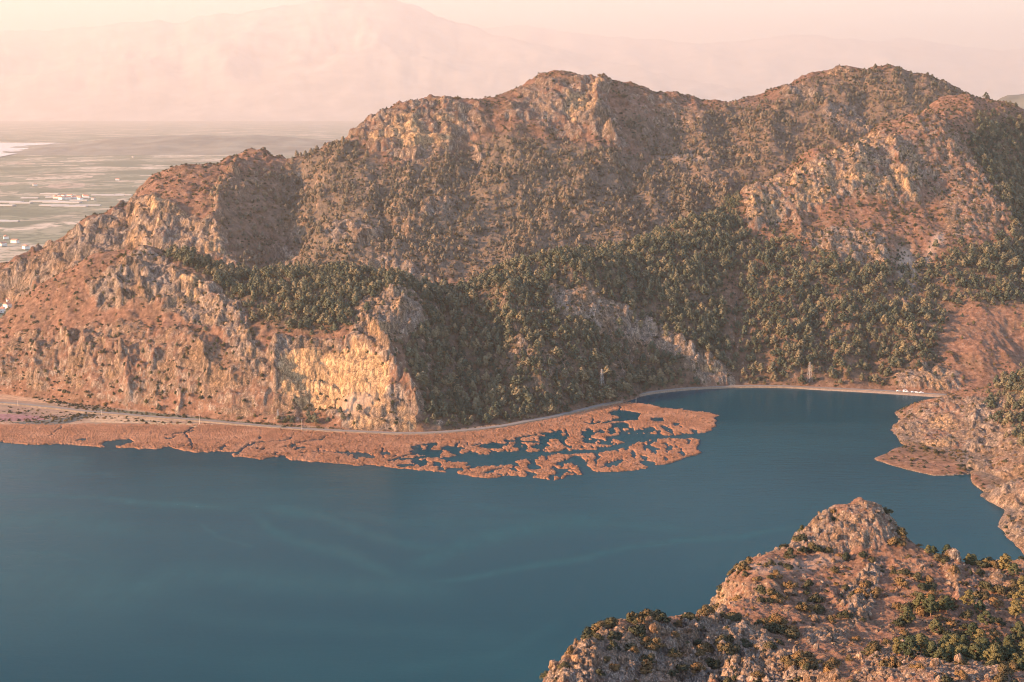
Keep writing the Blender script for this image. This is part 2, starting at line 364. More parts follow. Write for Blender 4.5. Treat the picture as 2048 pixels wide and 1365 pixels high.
# ------------------------------------------------------------------ the hills
MID = build_hill('wooded_hills', [
    (-300, [('g', 790), (740, 1540), (700, 1600)]),
    (-100, [('g', 783), (745, 1520), (700, 1585)]),
    (0,   [('g', 786), (740, 1500), (690, 1550), (640, 1605)]),
    (100, [('g', 796), (730, 1490), (650, 1545), (600, 1590), (560, 1640)]),
    (200, [('g', 810), (740, 1455), (660, 1510), (600, 1560), (540, 1615), (508, 1655)]),
    (280, [('g', 818), (740, 1435), (650, 1500), (590, 1550), (540, 1595), (495, 1660)]),
    (380, [('g', 828), (740, 1412), (660, 1470), (620, 1520), (560, 1560), (514, 1650)]),
    (480, [('g', 840), (760, 1385), (700, 1425), (640, 1480), (590, 1530), (548, 1610)]),
    (560, [('g', 848), (780, 1372), (700, 1415), (640, 1460), (590, 1520), (546, 1610)]),
    (640, [('g', 852), (800, 1362), (740, 1388), (690, 1408), (640, 1450), (590, 1510), (543, 1600)]),
    (740, [('g', 860), (800, 1340), (740, 1362), (690, 1390), (640, 1430), (590, 1490), (550, 1590)]),
    (830, [('g', 864), (800, 1335), (740, 1372), (690, 1410), (640, 1450), (600, 1510), (572, 1580)]),
    (900, [('g', 857), (800, 1375), (740, 1425), (680, 1475), (630, 1525), (582, 1580)]),
    (1000, [('g', 848), (780, 1395), (700, 1460), (640, 1510), (580, 1570), (545, 1640)]),
    (1100, [('g', 831), (760, 1425), (680, 1490), (620, 1540), (570, 1590), (518, 1670)]),
    (1200, [('g', 809), (740, 1465), (660, 1530), (600, 1580), (550, 1640), (508, 1740)]),
    (1300, [('g', 783), (720, 1535), (660, 1585), (600, 1630), (550, 1690), (473, 1830)]),
    (1380, [('g', 775), (720, 1540), (640, 1610), (560, 1690), (500, 1770), (443, 1870)]),
    (1480, [('g', 770), (720, 1565), (640, 1635), (560, 1725), (470, 1850), (388, 1960)]),
    (1600, [('g', 772), (720, 1560), (640, 1640), (560, 1730), (480, 1830), (420, 1910), (370, 1960), (314, 2060)]),
    (1760, [('g', 777), (720, 1560), (640, 1640), (560, 1730), (480, 1830), (400, 1935), (330, 2030), (249, 2200)]),
    (1850, [('g', 782), (720, 1560), (620, 1680), (520, 1800), (420, 1930), (330, 2060), (224, 2330)]),
    (1950, [('g', 785), (700, 1570), (600, 1700), (500, 1815), (400, 1960), (300, 2170), (200, 2480)]),
    (2000, [('g', 785), (700, 1580), (620, 1675), (500, 1840), (425, 1970), (330, 2170), (214, 2480)]),
    (2048, [('g', 785), (700, 1590), (620, 1680), (500, 1870), (450, 1970), (350, 2190), (232, 2450)]),
    (2200, [('g', 787), (650, 1720), (500, 1930), (400, 2130), (288, 2430)]),
    (2400, [('g', 787), (650, 1780), (500, 2050), (335, 2400)]),
], (-330, 2420), (1270, 2750), 2.0, 0.00105, M_hill, back=[(110, .62), (330, .12)], gully=62, fine=4.2,
    rock_polys=[
        ([(300, 548), (340, 540), (400, 560), (480, 600), (505, 660), (535, 745), (490, 742), (440, 665), (330, 635)], .85),
        ([(-80, 690), (60, 660), (250, 640), (480, 680), (560, 700), (610, 852), (250, 815), (60, 760), (-80, 760)], .5),
        [(640, 812), (805, 775), (838, 866), (690, 862)],
        [(170, 565), (280, 497), (345, 520), (335, 600), (200, 625)],
        [(720, 595), (835, 585), (850, 645), (770, 700), (690, 700)],
        [(540, 680), (700, 680), (770, 700), (800, 770), (740, 700), (600, 705), (545, 745)],
        [(1090, 565), (1180, 585), (1280, 635), (1380, 690), (1405, 720), (1465, 740), (1468, 775), (1405, 765), (1375, 722), (1270, 682), (1180, 645), (1110, 622)],
        ([(1485, 378), (1560, 348), (1760, 262), (1850, 320), (1840, 412), (1690, 395), (1600, 440), (1540, 450), (1495, 470)], .72),
        ([(1600, 470), (1680, 450), (1760, 470), (1795, 530), (1740, 545), (1620, 500)], .8),
        ([(1880, 430), (1960, 365), (2015, 440), (1985, 475), (1900, 475)], .6),
        [(1500, 400), (1550, 400), (1560, 450), (1500, 460)],
        ([(1760, 262), (1860, 225), (1960, 330), (1990, 420), (1880, 420), (1830, 330)], .55),
        ([(1780, 745), (1880, 735), (1930, 755), (1930, 785), (1790, 780)], .8),
        ([(1000, 700), (1150, 690), (1180, 760), (1080, 780)], .45),
        ([(960, 830), (870, 835), (860, 860), (960, 850)], .6)],
    litter_polys=[
        [(330, 500), (480, 545), (640, 535), (745, 542), (855, 575), (845, 620), (720, 650), (640, 665), (560, 660), (500, 640), (470, 600), (420, 560), (350, 520)],
        [(840, 570), (920, 560), (1000, 535), (1100, 505), (1250, 495), (1480, 395), (1480, 500), (1440, 560), (1480, 740), (1280, 790), (1100, 832), (960, 845), (860, 865), (835, 800), (800, 700), (840, 640)],
        ([(1470, 470), (1700, 510), (1900, 520), (1880, 640), (1880, 765), (1480, 772)], .66),
        ([(1900, 500), (2400, 420), (2400, 600), (1900, 610)], .7),
        ([(1960, 230), (2420, 300), (2420, 560), (2050, 520), (1990, 400), (1940, 330)], .9)],
    yellow_polys=[([(300, 548), (340, 540), (400, 560), (480, 600), (505, 660), (535, 745), (490, 742), (440, 665), (330, 635)], .42), ([(1485, 378), (1560, 348), (1760, 262), (1850, 320), (1840, 412), (1690, 395), (1600, 440), (1540, 450), (1495, 470)], .46), ([(640, 812), (805, 775), (838, 866), (690, 862)], .42), ([(1400, 715), (1465, 740), (1468, 775), (1405, 765)], .45), ([(1780, 745), (1880, 735), (1930, 755), (1930, 785), (1790, 780)], .4), ([(720, 595), (835, 585), (850, 645), (770, 700), (690, 700)], .3),  # upper right cliff patch strengthened to paint in warm sunlight
        [(556, 722), (620, 700), (660, 716), (715, 694), (762, 724), (795, 775), (748, 800), (700, 815), (650, 822), (590, 806), (560, 775)]],
    scree_polys=[[(1795, 490), (1822, 492), (1840, 545), (1800, 545)], [(1878, 468), (1893, 470), (1850, 530), (1836, 530)],
                 ([(690, 800), (760, 790), (720, 830), (670, 835)], .8), ([(1810, 545), (1835, 545), (1820, 600), (1800, 590)], .6)],
    ribs=[([(745, 560), (800, 610), (850, 660)], 9, 26, 8), ([(735, 640), (765, 700), (800, 760), (826, 800), (838, 862)], 17, 22, 7),
          ([(705, 670), (760, 720), (800, 775)], 5, 14, 5),
          ([(240, 695), (246, 760), (252, 815)], 20, 20, 4), ([(62, 680), (76, 740), (60, 775)], 13, 18, 4), ([(128, 665), (140, 700), (150, 740)], 13, 14, 4), ([(168, 660), (172, 720), (166, 760)], 11, 14, 4),
          ([(552, 685), (548, 740), (552, 790)], 17, 12, 4), ([(350, 735), (362, 800), (360, 832)], 10, 14, 4), ([(400, 680), (410, 740), (405, 790)], 10, 14, 4), ([(455, 740), (462, 800), (470, 840)], 5, 14, 5), ([(300, 690), (306, 760), (310, 820)], 9, 12, 4),
          ([(275, 515), (282, 570), (285, 600)], 11, 14, 4), ([(225, 545), (238, 590), (235, 620)], 9, 12, 4), ([(330, 560), (400, 580), (470, 640), (520, 730)], 9, 16, 14),
          ([(575, 725), (620, 790), (660, 815)], -9, 22, 22), ([(660, 735), (690, 800)], -8, 24, 24), ([(560, 715), (640, 705), (720, 690), (775, 735)], 6, 6, 10),
          ([(1000, 550), (1020, 640), (1060, 740), (1090, 800)], 12, 60, 22), ([(900, 580), (960, 680), (1000, 760)], -9, 34, 30), ([(1110, 520), (1200, 600), (1280, 650), (1380, 700), (1430, 730), (1462, 772)], 12, 40, 13),
          ([(1180, 560), (1230, 660), (1300, 760)], -12, 34, 44), ([(1270, 560), (1280, 640), (1290, 700)], -7, 26, 26), ([(1480, 560), (1470, 660), (1476, 760)], -12, 30, 26),
          ([(1505, 390), (1510, 430), (1515, 470)], 14, 22, 10), ([(1545, 400), (1560, 470)], -10, 14, 14), ([(1600, 340), (1590, 400), (1610, 480), (1605, 500)], 10, 18, 9), ([(1660, 330), (1690, 380)], -9, 16, 14), ([(1720, 290), (1710, 360), (1690, 390)], 12, 20, 8), ([(1780, 270), (1800, 340), (1830, 410)], 14, 26, 9),
          ([(1850, 230), (1900, 300), (1960, 370), (2010, 440), (2030, 500)], 17, 55, 26), ([(1870, 340), (1900, 400)], -10, 20, 20), ([(1800, 480), (1810, 560), (1800, 640)], -10, 22, 22), ([(1620, 560), (1640, 660), (1650, 760)], -9, 26, 26), ([(1720, 560), (1740, 660), (1745, 770)], -8, 22, 26), ([(1560, 520), (1570, 640), (1590, 760)], 9, 30, 22), ([(1690, 560), (1690, 680), (1700, 770)], 8, 26, 18), ([(1830, 640), (1850, 720), (1840, 780)], 8, 26, 20), ([(1650, 470), (1660, 510)], 8, 12, 6), ([(1740, 480), (1780, 540)], 9, 18, 6)],
    seed=11, crest=(40, 9), grel=.11)

FAR = build_hill('rocky_range', [
    (-180, [('g', 592), (584, 2300)]),
    (-80, [('g', 596), (575, 2260), (566, 2300)]),
    (0,   [('g', 605), (570, 2230), (540, 2290)]),
    (100, [('h', 160, 5), (560, 2150), (520, 2210), (482, 2290)]),
    (200, [('h', 180, 5), (520, 2130), (470, 2210), (427, 2300)]),
    (262, [('h', 180, 5), (500, 2140), (440, 2250), (396, 2330)]),
    (300, [('h', 200, 5), (500, 2080), (430, 2200), (362, 2400)]),
    (400, [('h', 220, 5), (520, 2040), (450, 2130), (390, 2250), (334, 2420)]),
    (490, [('h', 220, 5), (540, 2020), (470, 2110), (400, 2230), (304, 2480)]),
    (575, [('h', 220, 5), (540, 2060), (480, 2160), (400, 2300), (320, 2500)]),
    (640, [('h', 220, 5), (540, 1990), (480, 2070), (400, 2220), (300, 2480)]),
    (740, [('h', 220, 5), (540, 1980), (460, 2090), (380, 2230), (300, 2400), (242, 2540)]),
    (850, [('h', 160, 5), (570, 1960), (480, 2090), (400, 2220), (310, 2380), (202, 2600)]),
    (950, [('h', 160, 5), (570, 1960), (480, 2100), (400, 2230), (300, 2420), (204, 2650)]),
    (1030, [('h', 200, 5), (540, 2010), (450, 2150), (370, 2280), (280, 2430), (178, 2700)]),
    (1075, [('h', 200, 5), (530, 2030), (450, 2150), (370, 2280), (270, 2450), (156, 2720)]),
    (1200, [('h', 220, 5), (520, 2060), (430, 2200), (350, 2340), (270, 2480), (159, 2740)]),
    (1320, [('h', 240, 10), (490, 2140), (420, 2250), (340, 2400), (260, 2560), (184, 2780)]),
    (1440, [('h', 260, 30), (430, 2260), (370, 2360), (300, 2500), (211, 2800)]),
    (1560, [('h', 260, 60), (400, 2340), (330, 2450), (260, 2580), (181, 2850)]),
    (1635, [('h', 260, 90), (370, 2380), (300, 2500), (230, 2640), (142, 2860)]),
    (1700, [('h', 260, 110), (330, 2450), (270, 2550), (200, 2700), (133, 2860)]),
    (1800, [('h', 260, 130), (300, 2500), (220, 2650), (137, 2850)]),
    (1880, [('h', 260, 150), (260, 2600), (158, 2850)]),
    (1960, [('h', 260, 150), (280, 2650), (200, 2860)]),
    (2060, [('h', 260, 130), (320, 2700), (245, 2870)]),
    (2240, [('h', 260, 90), (360, 2750), (310, 2880)]),
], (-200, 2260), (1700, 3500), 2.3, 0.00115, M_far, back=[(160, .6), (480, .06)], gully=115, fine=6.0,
    rock_polys=[
        ([(690, 275), (740, 235), (850, 202), (960, 215), (985, 260), (905, 310), (850, 335), (760, 315)], .66),
        ([(1030, 180), (1075, 155), (1215, 160), (1225, 250), (1165, 275), (1060, 260), (1000, 240)], .66),
        [(1160, 230), (1225, 240), (1265, 300), (1190, 285)], ([(1230, 180), (1330, 195), (1420, 225), (1400, 260), (1260, 240)], .5),
        [(1388, 345), (1465, 345), (1462, 382), (1400, 372)], ([(1335, 285), (1420, 290), (1425, 335), (1345, 325)], .4),
        ([(270, 390), (345, 415), (425, 450), (485, 545), (400, 525), (255, 500)], .85),
        [(-60, 570), (0, 545), (270, 395), (285, 440), (255, 505), (100, 570), (20, 600)],
        [(548, 465), (605, 490), (580, 545), (555, 510)], ([(640, 455), (720, 440), (775, 470), (740, 500), (650, 490)], .8),
        [(715, 510), (800, 535), (905, 575), (830, 575), (720, 540)], ([(800, 430), (900, 420), (930, 450), (830, 460)], .6),
        ([(1560, 175), (1640, 175), (1640, 215), (1560, 205)], .8), ([(1640, 225), (1720, 205), (1750, 260), (1690, 280), (1640, 260)], .75), ([(1650, 135), (1710, 135), (1700, 155), (1650, 150)], .7),
        ([(940, 300), (975, 300), (965, 330), (945, 325)], .9), ([(835, 310), (860, 320), (850, 335)], .9), ([(440, 340), (540, 320), (560, 380), (470, 420)], .35)],
    litter_polys=[
        [(560, 330), (700, 285), (760, 330), (900, 320), (1000, 270), (1160, 290), (1300, 320), (1480, 390), (1480, 560), (500, 560), (560, 470)],
        ([(1230, 240), (1420, 215), (1560, 210), (1640, 150), (1800, 140), (2000, 220), (2000, 420), (1400, 420)], .8), ([(400, 400), (600, 330), (640, 560), (480, 540)], .5)],
    yellow_polys=[([(720, 280), (800, 250), (880, 260), (895, 300), (800, 310)], .6), ([(1120, 180), (1205, 170), (1205, 240), (1130, 250)], .62), ([(700, 270), (850, 205), (960, 220), (900, 310), (760, 312)], .45), ([(270, 390), (345, 415), (425, 450), (485, 545), (400, 525), (255, 500)], .42), ([(715, 510), (800, 535), (905, 575), (830, 575), (720, 540)], .5), ([(548, 465), (605, 490), (580, 545)], .4), ([(1388, 345), (1465, 345), (1462, 382), (1400, 372)], .4)],  # tan cliffs, their yellow strengthened to paint warm sunlight on them
    scree_polys=[([(1345, 290), (1420, 295), (1425, 330), (1350, 322)], .5)],
    ribs=[([(262, 392), (255, 440), (248, 500)], -22, 18, 30), ([(290, 395), (275, 450), (262, 500)], 20, 30, 14), ([(60, 540), (70, 590)], 14, 18, 8), ([(105, 500), (112, 560)], 17, 20, 7), ([(160, 460), (165, 520)], 11, 16, 8), ([(320, 440), (330, 510)], 13, 20, 8),
          ([(500, 310), (440, 400), (430, 500)], 22, 50, 20), ([(600, 330), (590, 420), (560, 480), (570, 540)], -31, 34, 30), ([(700, 290), (640, 400), (590, 470)], 20, 40, 24), ([(740, 330), (770, 420), (790, 500)], -22, 26, 30), ([(850, 210), (830, 330), (800, 430), (790, 520)], 17, 40, 26),
          ([(960, 300), (930, 400), (900, 440)], -17, 30, 26), ([(1200, 165), (1190, 260), (1240, 300)], 28, 40, 14), ([(1110, 170), (1090, 230)], 14, 24, 12), ([(1140, 190), (1150, 250)], -13, 16, 16), ([(1080, 290), (900, 420), (740, 500)], 22, 60, 40), ([(1320, 200), (1300, 300), (1240, 420)], -20, 40, 40), ([(1250, 300), (1100, 430), (1000, 540)], 17, 50, 40), ([(1440, 220), (1450, 300), (1440, 360)], -20, 40, 40), ([(1580, 190), (1540, 260), (1480, 330)], 17, 40, 24), ([(1730, 150), (1720, 230), (1700, 270)], -20, 26, 26), ([(1650, 210), (1660, 270)], 14, 22, 14), ([(1760, 200), (1750, 260)], 13, 20, 14)],
    seed=31, crest=(50, 16), grel=.14)

SPIT = [(1748, 916), (1776, 906), (1792, 896), (1850, 886), (1930, 900), (1950, 945), (1905, 948), (1868, 949), (1830, 940), (1790, 930)]
LAND = [(1792, 864), (1800, 885), (1850, 905), (1940, 945), (1944, 966), (1970, 983), (2018, 997), (2012, 1016), (1997, 1046), (2015, 1072), (2060, 1100), (2200, 1150), (2400, 1250), (2400, 820), (1900, 820)]
def add_spit(X, Y, Z, U, V, near):
    gu, gv = proj(X, Y, np.full_like(X, 1.0))
    m = blur(in_poly(gu+(U-proj(X, Y, Z)[0])*.25, gv, SPIT).astype(np.float32), 3)
    low = m*(1.5+1.2*fbm(X/14, Y/22, 3, 5)+1.0*sstep(1780, 1900, gu))
    land = blur(in_poly(gu+(U-proj(X, Y, Z)[0])*.2, gv, LAND).astype(np.float32), 4)
    Z = np.where(land > .5, np.maximum(Z, 1.0+3*(land-.5)+.6*fbm(X/6, Y/9, 3, 6)), Z)
    return np.maximum(Z, np.where(m > .25, low, -50))
PROM = build_hill('lake_promontory', [
    (1788, [('g', 862), (852, 1330)]),
    (1830, [('g', 887), (855, 1305), (824, 1350)]),
    (1880, [('g', 902), (860, 1290), (830, 1320), (799, 1360)]),
    (1930, [('g', 937), (880, 1255), (830, 1310), (792, 1365)]),
    (1980, [('g', 985), (920, 1195), (860, 1265), (800, 1340), (774, 1390)]),
    (2003, [('g', 1046), (1000, 1055), (940, 1135), (870, 1235), (800, 1320), (768, 1385)]),
    (2025, [('g', 1078), (1030, 1012), (990, 1048), (930, 1135), (860, 1230), (800, 1305), (762, 1380)]),
    (2050, [('g', 1108), (1040, 995), (1000, 1035), (930, 1125), (860, 1220), (800, 1295), (757, 1375)]),
    (2120, [('g', 1150), (1000, 1010), (900, 1125), (800, 1245), (725, 1350)]),
    (2250, [('g', 1200), (1000, 960), (800, 1170), (680, 1320)]),
    (2450, [('g', 1260), (1000, 940), (800, 1150), (640, 1320)]),
], (1735, 2470), (840, 1560), 1.6, 0.0009, M_prom, back=[(60, .55), (150, .0)], gully=38, fine=2.6,
    extra=[ground(1740, 850, -20), ground(1765, 880, -18), ground(1770, 840, -22), ground(1700, 940, -30), ground(1850, 990, -30), ground(1950, 1040, -30), ground(1990, 1100, -26)],
    rock_polys=[([(1780, 830), (1900, 790), (2060, 800), (2060, 1110), (1940, 980), (1850, 900), (1780, 900)], .6), [(1788, 845), (1830, 850), (1850, 890), (1800, 890)], [(1935, 800), (1990, 800), (2000, 880), (1960, 960), (1930, 970)], [(1960, 955), (2030, 940), (2030, 1000), (1960, 1000)], [(1990, 1020), (2070, 1010), (2070, 1110), (1990, 1070)]],
    litter_polys=[[(1990, 755), (2460, 640), (2460, 900), (2040, 900), (1985, 840)], ([(1750, 900), (1940, 895), (1950, 950), (1750, 935)], .5)],
    yellow_polys=[([(1830, 850), (1900, 830), (1930, 870), (1900, 910), (1840, 900)], .45)],
    ribs=[([(1945, 790), (1950, 860), (1945, 960)], 5, 14, 8), ([(1996, 945), (2008, 990)], 4, 12, 6), ([(1975, 880), (1985, 940)], -4, 10, 10), ([(2030, 1010), (2010, 1060)], 5, 12, 6)],
    post=add_spit, seed=51, base_rock=.05)

NEAR = build_hill('rocky_knoll', [
    (800, [(1640, 190)]), (950, [(1500, 215)]), (1040, [(1480, 225), (1420, 236)]),
    (1090, [(1440, 230), (1365, 244), (1338, 250)]),
    (1140, [(1440, 232), (1365, 248), (1320, 258), (1292, 268)]),
    (1200, [(1440, 235), (1365, 252), (1300, 268), (1262, 280)]),
    (1280, [(1440, 238), (1365, 258), (1290, 278), (1250, 290)]),
    (1370, [(1440, 240), (1365, 262), (1300, 280), (1240, 296)]),
    (1403, [(1440, 240), (1365, 262), (1300, 280), (1238, 298)]),
    (1424, [(1440, 240), (1365, 262), (1300, 280), (1242, 298), (1222, 322), (1185, 334), (1152, 347)]),
    (1480, [(1440, 240), (1365, 258), (1300, 280), (1254, 300), (1222, 325), (1172, 350), (1128, 376)]),
    (1545, [(1440, 238), (1365, 255), (1296, 283), (1262, 308), (1200, 340), (1160, 358), (1124, 378)]),
    (1585, [(1440, 236), (1365, 252), (1300, 282), (1268, 306), (1210, 337), (1150, 362), (1118, 377), (1086, 388)]),
    (1630, [(1440, 234), (1365, 248), (1305, 280), (1272, 306), (1220, 335), (1150, 364), (1105, 380), (1034, 397)]),
    (1700, [(1440, 228), (1365, 240), (1330, 262), (1300, 285), (1268, 310), (1220, 335), (1150, 362), (1115, 378), (1060, 390), (1008, 402)]),
    (1760, [(1440, 226), (1365, 238), (1330, 262), (1300, 290), (1268, 312), (1220, 335), (1150, 362), (1110, 376), (1060, 388), (1018, 400)]),
    (1810, [(1440, 224), (1365, 236), (1336, 260), (1305, 292), (1260, 318), (1190, 346), (1130, 370), (1068, 392)]),
    (1850, [(1440, 222), (1365, 236), (1340, 258), (1310, 296), (1260, 318), (1190, 346), (1140, 366), (1106, 382)]),
    (1890, [(1440, 222), (1365, 232), (1344, 252), (1312, 300), (1250, 322), (1190, 346), (1124, 374)]),
    (1960, [(1440, 220), (1365, 234), (1346, 248), (1318, 300), (1250, 325), (1180, 352), (1126, 384)]),
    (2048, [(1440, 220), (1364, 238), (1330, 300), (1260, 328), (1190, 352), (1138, 390)]),
    (2200, [(1440, 225), (1370, 245), (1330, 305), (1200, 352), (1130, 400)]),
    (2420, [(1440, 225), (1370, 250), (1200, 352), (1120, 410)]),
], (780, 2440), (182, 620), 1.25, 0.00115, M_near, back=[(16, .93), (50, .66), (150, 0.0)], gully=15, fine=0.9,
    rock_polys=[[(1060, 1370), (1100, 1320), (1200, 1262), (1330, 1250), (1420, 1240), (1530, 1265), (1560, 1300), (1640, 1340), (1700, 1370)],
                [(1412, 1150), (1440, 1140), (1450, 1240), (1405, 1240)], ([(1580, 1090), (1640, 1020), (1720, 1000), (1800, 1030), (1810, 1080), (1740, 1100), (1640, 1110)], .62),
                ([(1540, 1110), (1580, 1085), (1660, 1010), (1650, 1060), (1610, 1110)], .8), ([(1880, 1090), (1925, 1085), (1930, 1230), (1895, 1180)], .55), [(1690, 1180), (1760, 1110), (1770, 1140), (1740, 1240), (1700, 1260)], ([(1600, 1262), (1700, 1262), (1690, 1285), (1610, 1290)], .8),
                ([(1930, 1110), (2060, 1120), (2060, 1240), (1940, 1220)], .5), ([(1440, 1150), (1560, 1170), (1560, 1200), (1450, 1220)], .45), ([(1780, 1120), (1880, 1120), (1840, 1160), (1800, 1180)], .5), ([(1750, 1300), (1840, 1290), (1960, 1335), (2060, 1370), (1700, 1370)], .7), ([(1540, 1200), (1700, 1150), (1700, 1260), (1560, 1250)], .28)],
    litter_polys=[([(1850, 1270), (2060, 1290), (2060, 1350), (1860, 1330)], .9), ([(1480, 1250), (1600, 1250), (1600, 1270), (1500, 1275)], .6)],
    yellow_polys=[([(1405, 1170), (1440, 1160), (1445, 1240), (1405, 1238)], .35), ([(1130, 1335), (1330, 1330), (1330, 1370), (1100, 1370)], .3)],
    scree_polys=[([(1480, 1130), (1560, 1118), (1700, 1112), (1620, 1145), (1520, 1150)], .35)],
    ribs=[([(1395, 1262), (1440, 1300), (1470, 1365)], 1.6, 9, 5), ([(1460, 1270), (1490, 1310), (1500, 1360)], 1.5, 12, 6), ([(1330, 1280), (1350, 1330), (1345, 1365)], 1.4, 10, 6), ([(1250, 1270), (1255, 1320)], 1.0, 12, 8), ([(1150, 1300), (1160, 1350)], 1.6, 14, 8), ([(1730, 1150), (1715, 1200), (1690, 1260)], 1.5, 20, 6), ([(1745, 1150), (1730, 1210), (1700, 1262)], -1.3, 8, 14), ([(1895, 1090), (1908, 1110), (1912, 1160), (1918, 1230)], 2.0, 9, 6), ([(1605, 1050), (1590, 1095)], 1.2, 10, 5)],
    warp_px=7, seed=71, lam=.0012)
# ------------------------------------------------------------------ water, plain, marsh, road, far mountains
def polar_sheet(name, u0, u1, y0, y1, nu, ny, z, mat):
    a = np.linspace((u0-CU)/FPX, (u1-CU)/FPX, nu); y = np.exp(np.linspace(math.log(y0), math.log(y1), ny))
    Y, A = np.meshgrid(y, a, indexing='ij'); X = A*Y
    Z = z(X, Y) if callable(z) else np.full(X.shape, z)
    V = np.stack([X, Y, Z], -1).reshape(-1, 3)
    return structure(mesh_np(name, V, grid_faces(ny, nu, np.ones((ny-1, nu-1), bool)), mat)), X, Y

m, nt, bs = new_mat('lake_water')
pos = nd(nt, 'ShaderNodeNewGeometry').outputs['Position']
sl = nd(nt, 'ShaderNodeAttribute', attribute_name='cover').outputs['Fac']
big = noise_node(nt, pos, 0.004, 4, 0.55, stretch=(0.6, 1.6, 1), dist=.4)
rip = noise_node(nt, pos, 0.55, 4, 0.65, stretch=(0.7, 1.5, 1)); swell = noise_node(nt, pos, 0.1, 3, 0.6, stretch=(.5, 1.6, 1))
slick_sheen = math_n(nt, 'ADD', math_n(nt, 'MULTIPLY', sl, 0.9), math_n(nt, 'MULTIPLY', maprange(nt, big, .45, .7), .35), True)
lk(nt, mixc(nt, slick_sheen, (0.0, 0.031, 0.047), (0.009, 0.056, 0.071)), bs.inputs['Base Color'])
lk(nt, maprange(nt, slick_sheen, 0, 1, .1, .3), bs.inputs['Roughness']); bs.inputs['IOR'].default_value = 1.33
bs.inputs['Specular IOR Level'].default_value = 0.025
b = nd(nt, 'ShaderNodeBump'); b.inputs['Distance'].default_value = .35
lk(nt, maprange(nt, slick_sheen, 0, 1, .25, .6), b.inputs['Strength']); lk(nt, math_n(nt, 'ADD', rip, math_n(nt, 'MULTIPLY', swell, 1.5)), b.inputs['Height']); lk(nt, b.outputs[0], bs.inputs['Normal'])
M_water = m
lake, LX, LY = polar_sheet('lake', -900, 2950, 120, 1850, 900, 760, 0.0, M_water)
LU, LV = proj(LX, LY, np.zeros_like(LX))
LV0 = LV + fbm(LX/90, LY/120, 5, 3, .6)*11; LU0 = LU + fbm(LX/110, LY/110, 5, 8, .6)*26
SL = np.zeros(LX.shape)
for poly, wd, amp in [
        ([(-500, 990), (0, 993), (120, 992), (250, 1002), (420, 1012), (500, 1022)], 7, .8), ([(500, 1022), (540, 1055), (600, 1087), (680, 1102), (760, 1140), (800, 1160)], 15, .8),
        ([(530, 1020), (640, 1030), (740, 1070), (800, 1090), (900, 1098)], 14, .7), ([(800, 1168), (900, 1160), (1000, 1140), (1150, 1118), (1250, 1096), (1480, 1072), (1620, 1050)], 9, .8),
        ([(790, 1140), (900, 1095), (1000, 1070), (1100, 1050), (1250, 1030)], 22, .7), ([(620, 1020), (800, 1045), (1000, 1050), (1300, 1020)], 12, .35), ([(0, 1108), (110, 1110), (200, 1130)], 8, .6), ([(390, 1045), (440, 1075), (520, 1095)], 4, .5),
        ([(180, 1190), (400, 1150), (700, 1170), (950, 1180)], 36, .6), ([(-400, 1130), (0, 1150), (150, 1165), (330, 1180)], 80, .5), ([(-300, 930), (0, 935), (200, 925)], 22, .6), ([(-300, 1040), (100, 1040), (300, 1060)], 30, .6), ([(0, 930), (120, 940), (260, 950)], 4, .5), ([(0, 958), (140, 965)], 4, .5), ([(900, 1010), (1200, 1040), (1400, 1060)], 10, .4), ([(1100, 1280), (700, 1260), (300, 1230)], 22, .25), ([(780, 1340), (1000, 1310), (1130, 1240)], 16, .25)]:  # wide bands at left paint a brighter sky reflection into the water
    D, T = seg_dist(LU0, LV0, poly, wd*3.2); SL = np.maximum(SL, np.where(np.isfinite(D), amp*np.exp(-(np.abs(D)/(wd*.75))**2)*np.clip(np.minimum(T, 1-T)*8, 0, 1), 0))
SL *= .8+.6*fbm(LX/16, LY/40, 5, 15, .65)
SL = np.clip(SL, 0, 1)
set_cover(lake, np.stack([SL.ravel()]*3+[np.ones(SL.size)], -1))

m, nt, bs = new_mat('plain_fields')
pos = nd(nt, 'ShaderNodeNewGeometry').outputs['Position']
mp = nd(nt, 'ShaderNodeMapping'); mp.inputs['Scale'].default_value = (1/190, 1/330, 1); mp.inputs['Rotation'].default_value = (0, 0, .35); lk(nt, pos, mp.inputs[0])
vo = nd(nt, 'ShaderNodeTexVoronoi', distance='CHEBYCHEV'); vo.inputs['Scale'].default_value = 1; lk(nt, mp.outputs[0], vo.inputs['Vector'])
sc_ = nd(nt, 'ShaderNodeSeparateColor'); lk(nt, vo.outputs['Color'], sc_.inputs[0])
fld = ramp(nt, sc_.outputs[0], [(0.0, (.16, .165, .12)), (.3, (.2, .2, .14)), (.55, (.25, .235, .17)), (.74, (.38, .32, .24)), (.88, (.48, .40, .31)), (1, (.33, .25, .19))])  # stubble and field tones paled, part of the plain's haze painted in
gn = noise_node(nt, pos, .02, 5, .7); fld = mixc(nt, maprange(nt, gn, .48, .6), fld, (.11, .125, .085))
wood = noise_node(nt, pos, .0016, 5, .6); fld = mixc(nt, maprange(nt, wood, .5, .58), fld, (.12, .13, .09))
lk(nt, fld, bs.inputs['Base Color']); bs.inputs['Roughness'].default_value = 1; bs.inputs['Specular IOR Level'].default_value = .05
M_plain = m
plain, _, _ = polar_sheet('plain', -2600, 4600, 1780, 120000, 200, 200, lambda X, Y: 1.5+1.0*fbm(X/400, Y/400, 2, 4), M_plain)
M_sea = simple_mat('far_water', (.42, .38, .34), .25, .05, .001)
sea_p = [ground(u, v, 6.0) for u, v in [(-900, 318), (-200, 317), (0, 314), (40, 306), (110, 301), (60, 296), (130, 291), (180, 287), (0, 286), (-900, 286)]]
structure(mesh_py('lagoon', sea_p, [list(range(len(sea_p)))], M_sea))

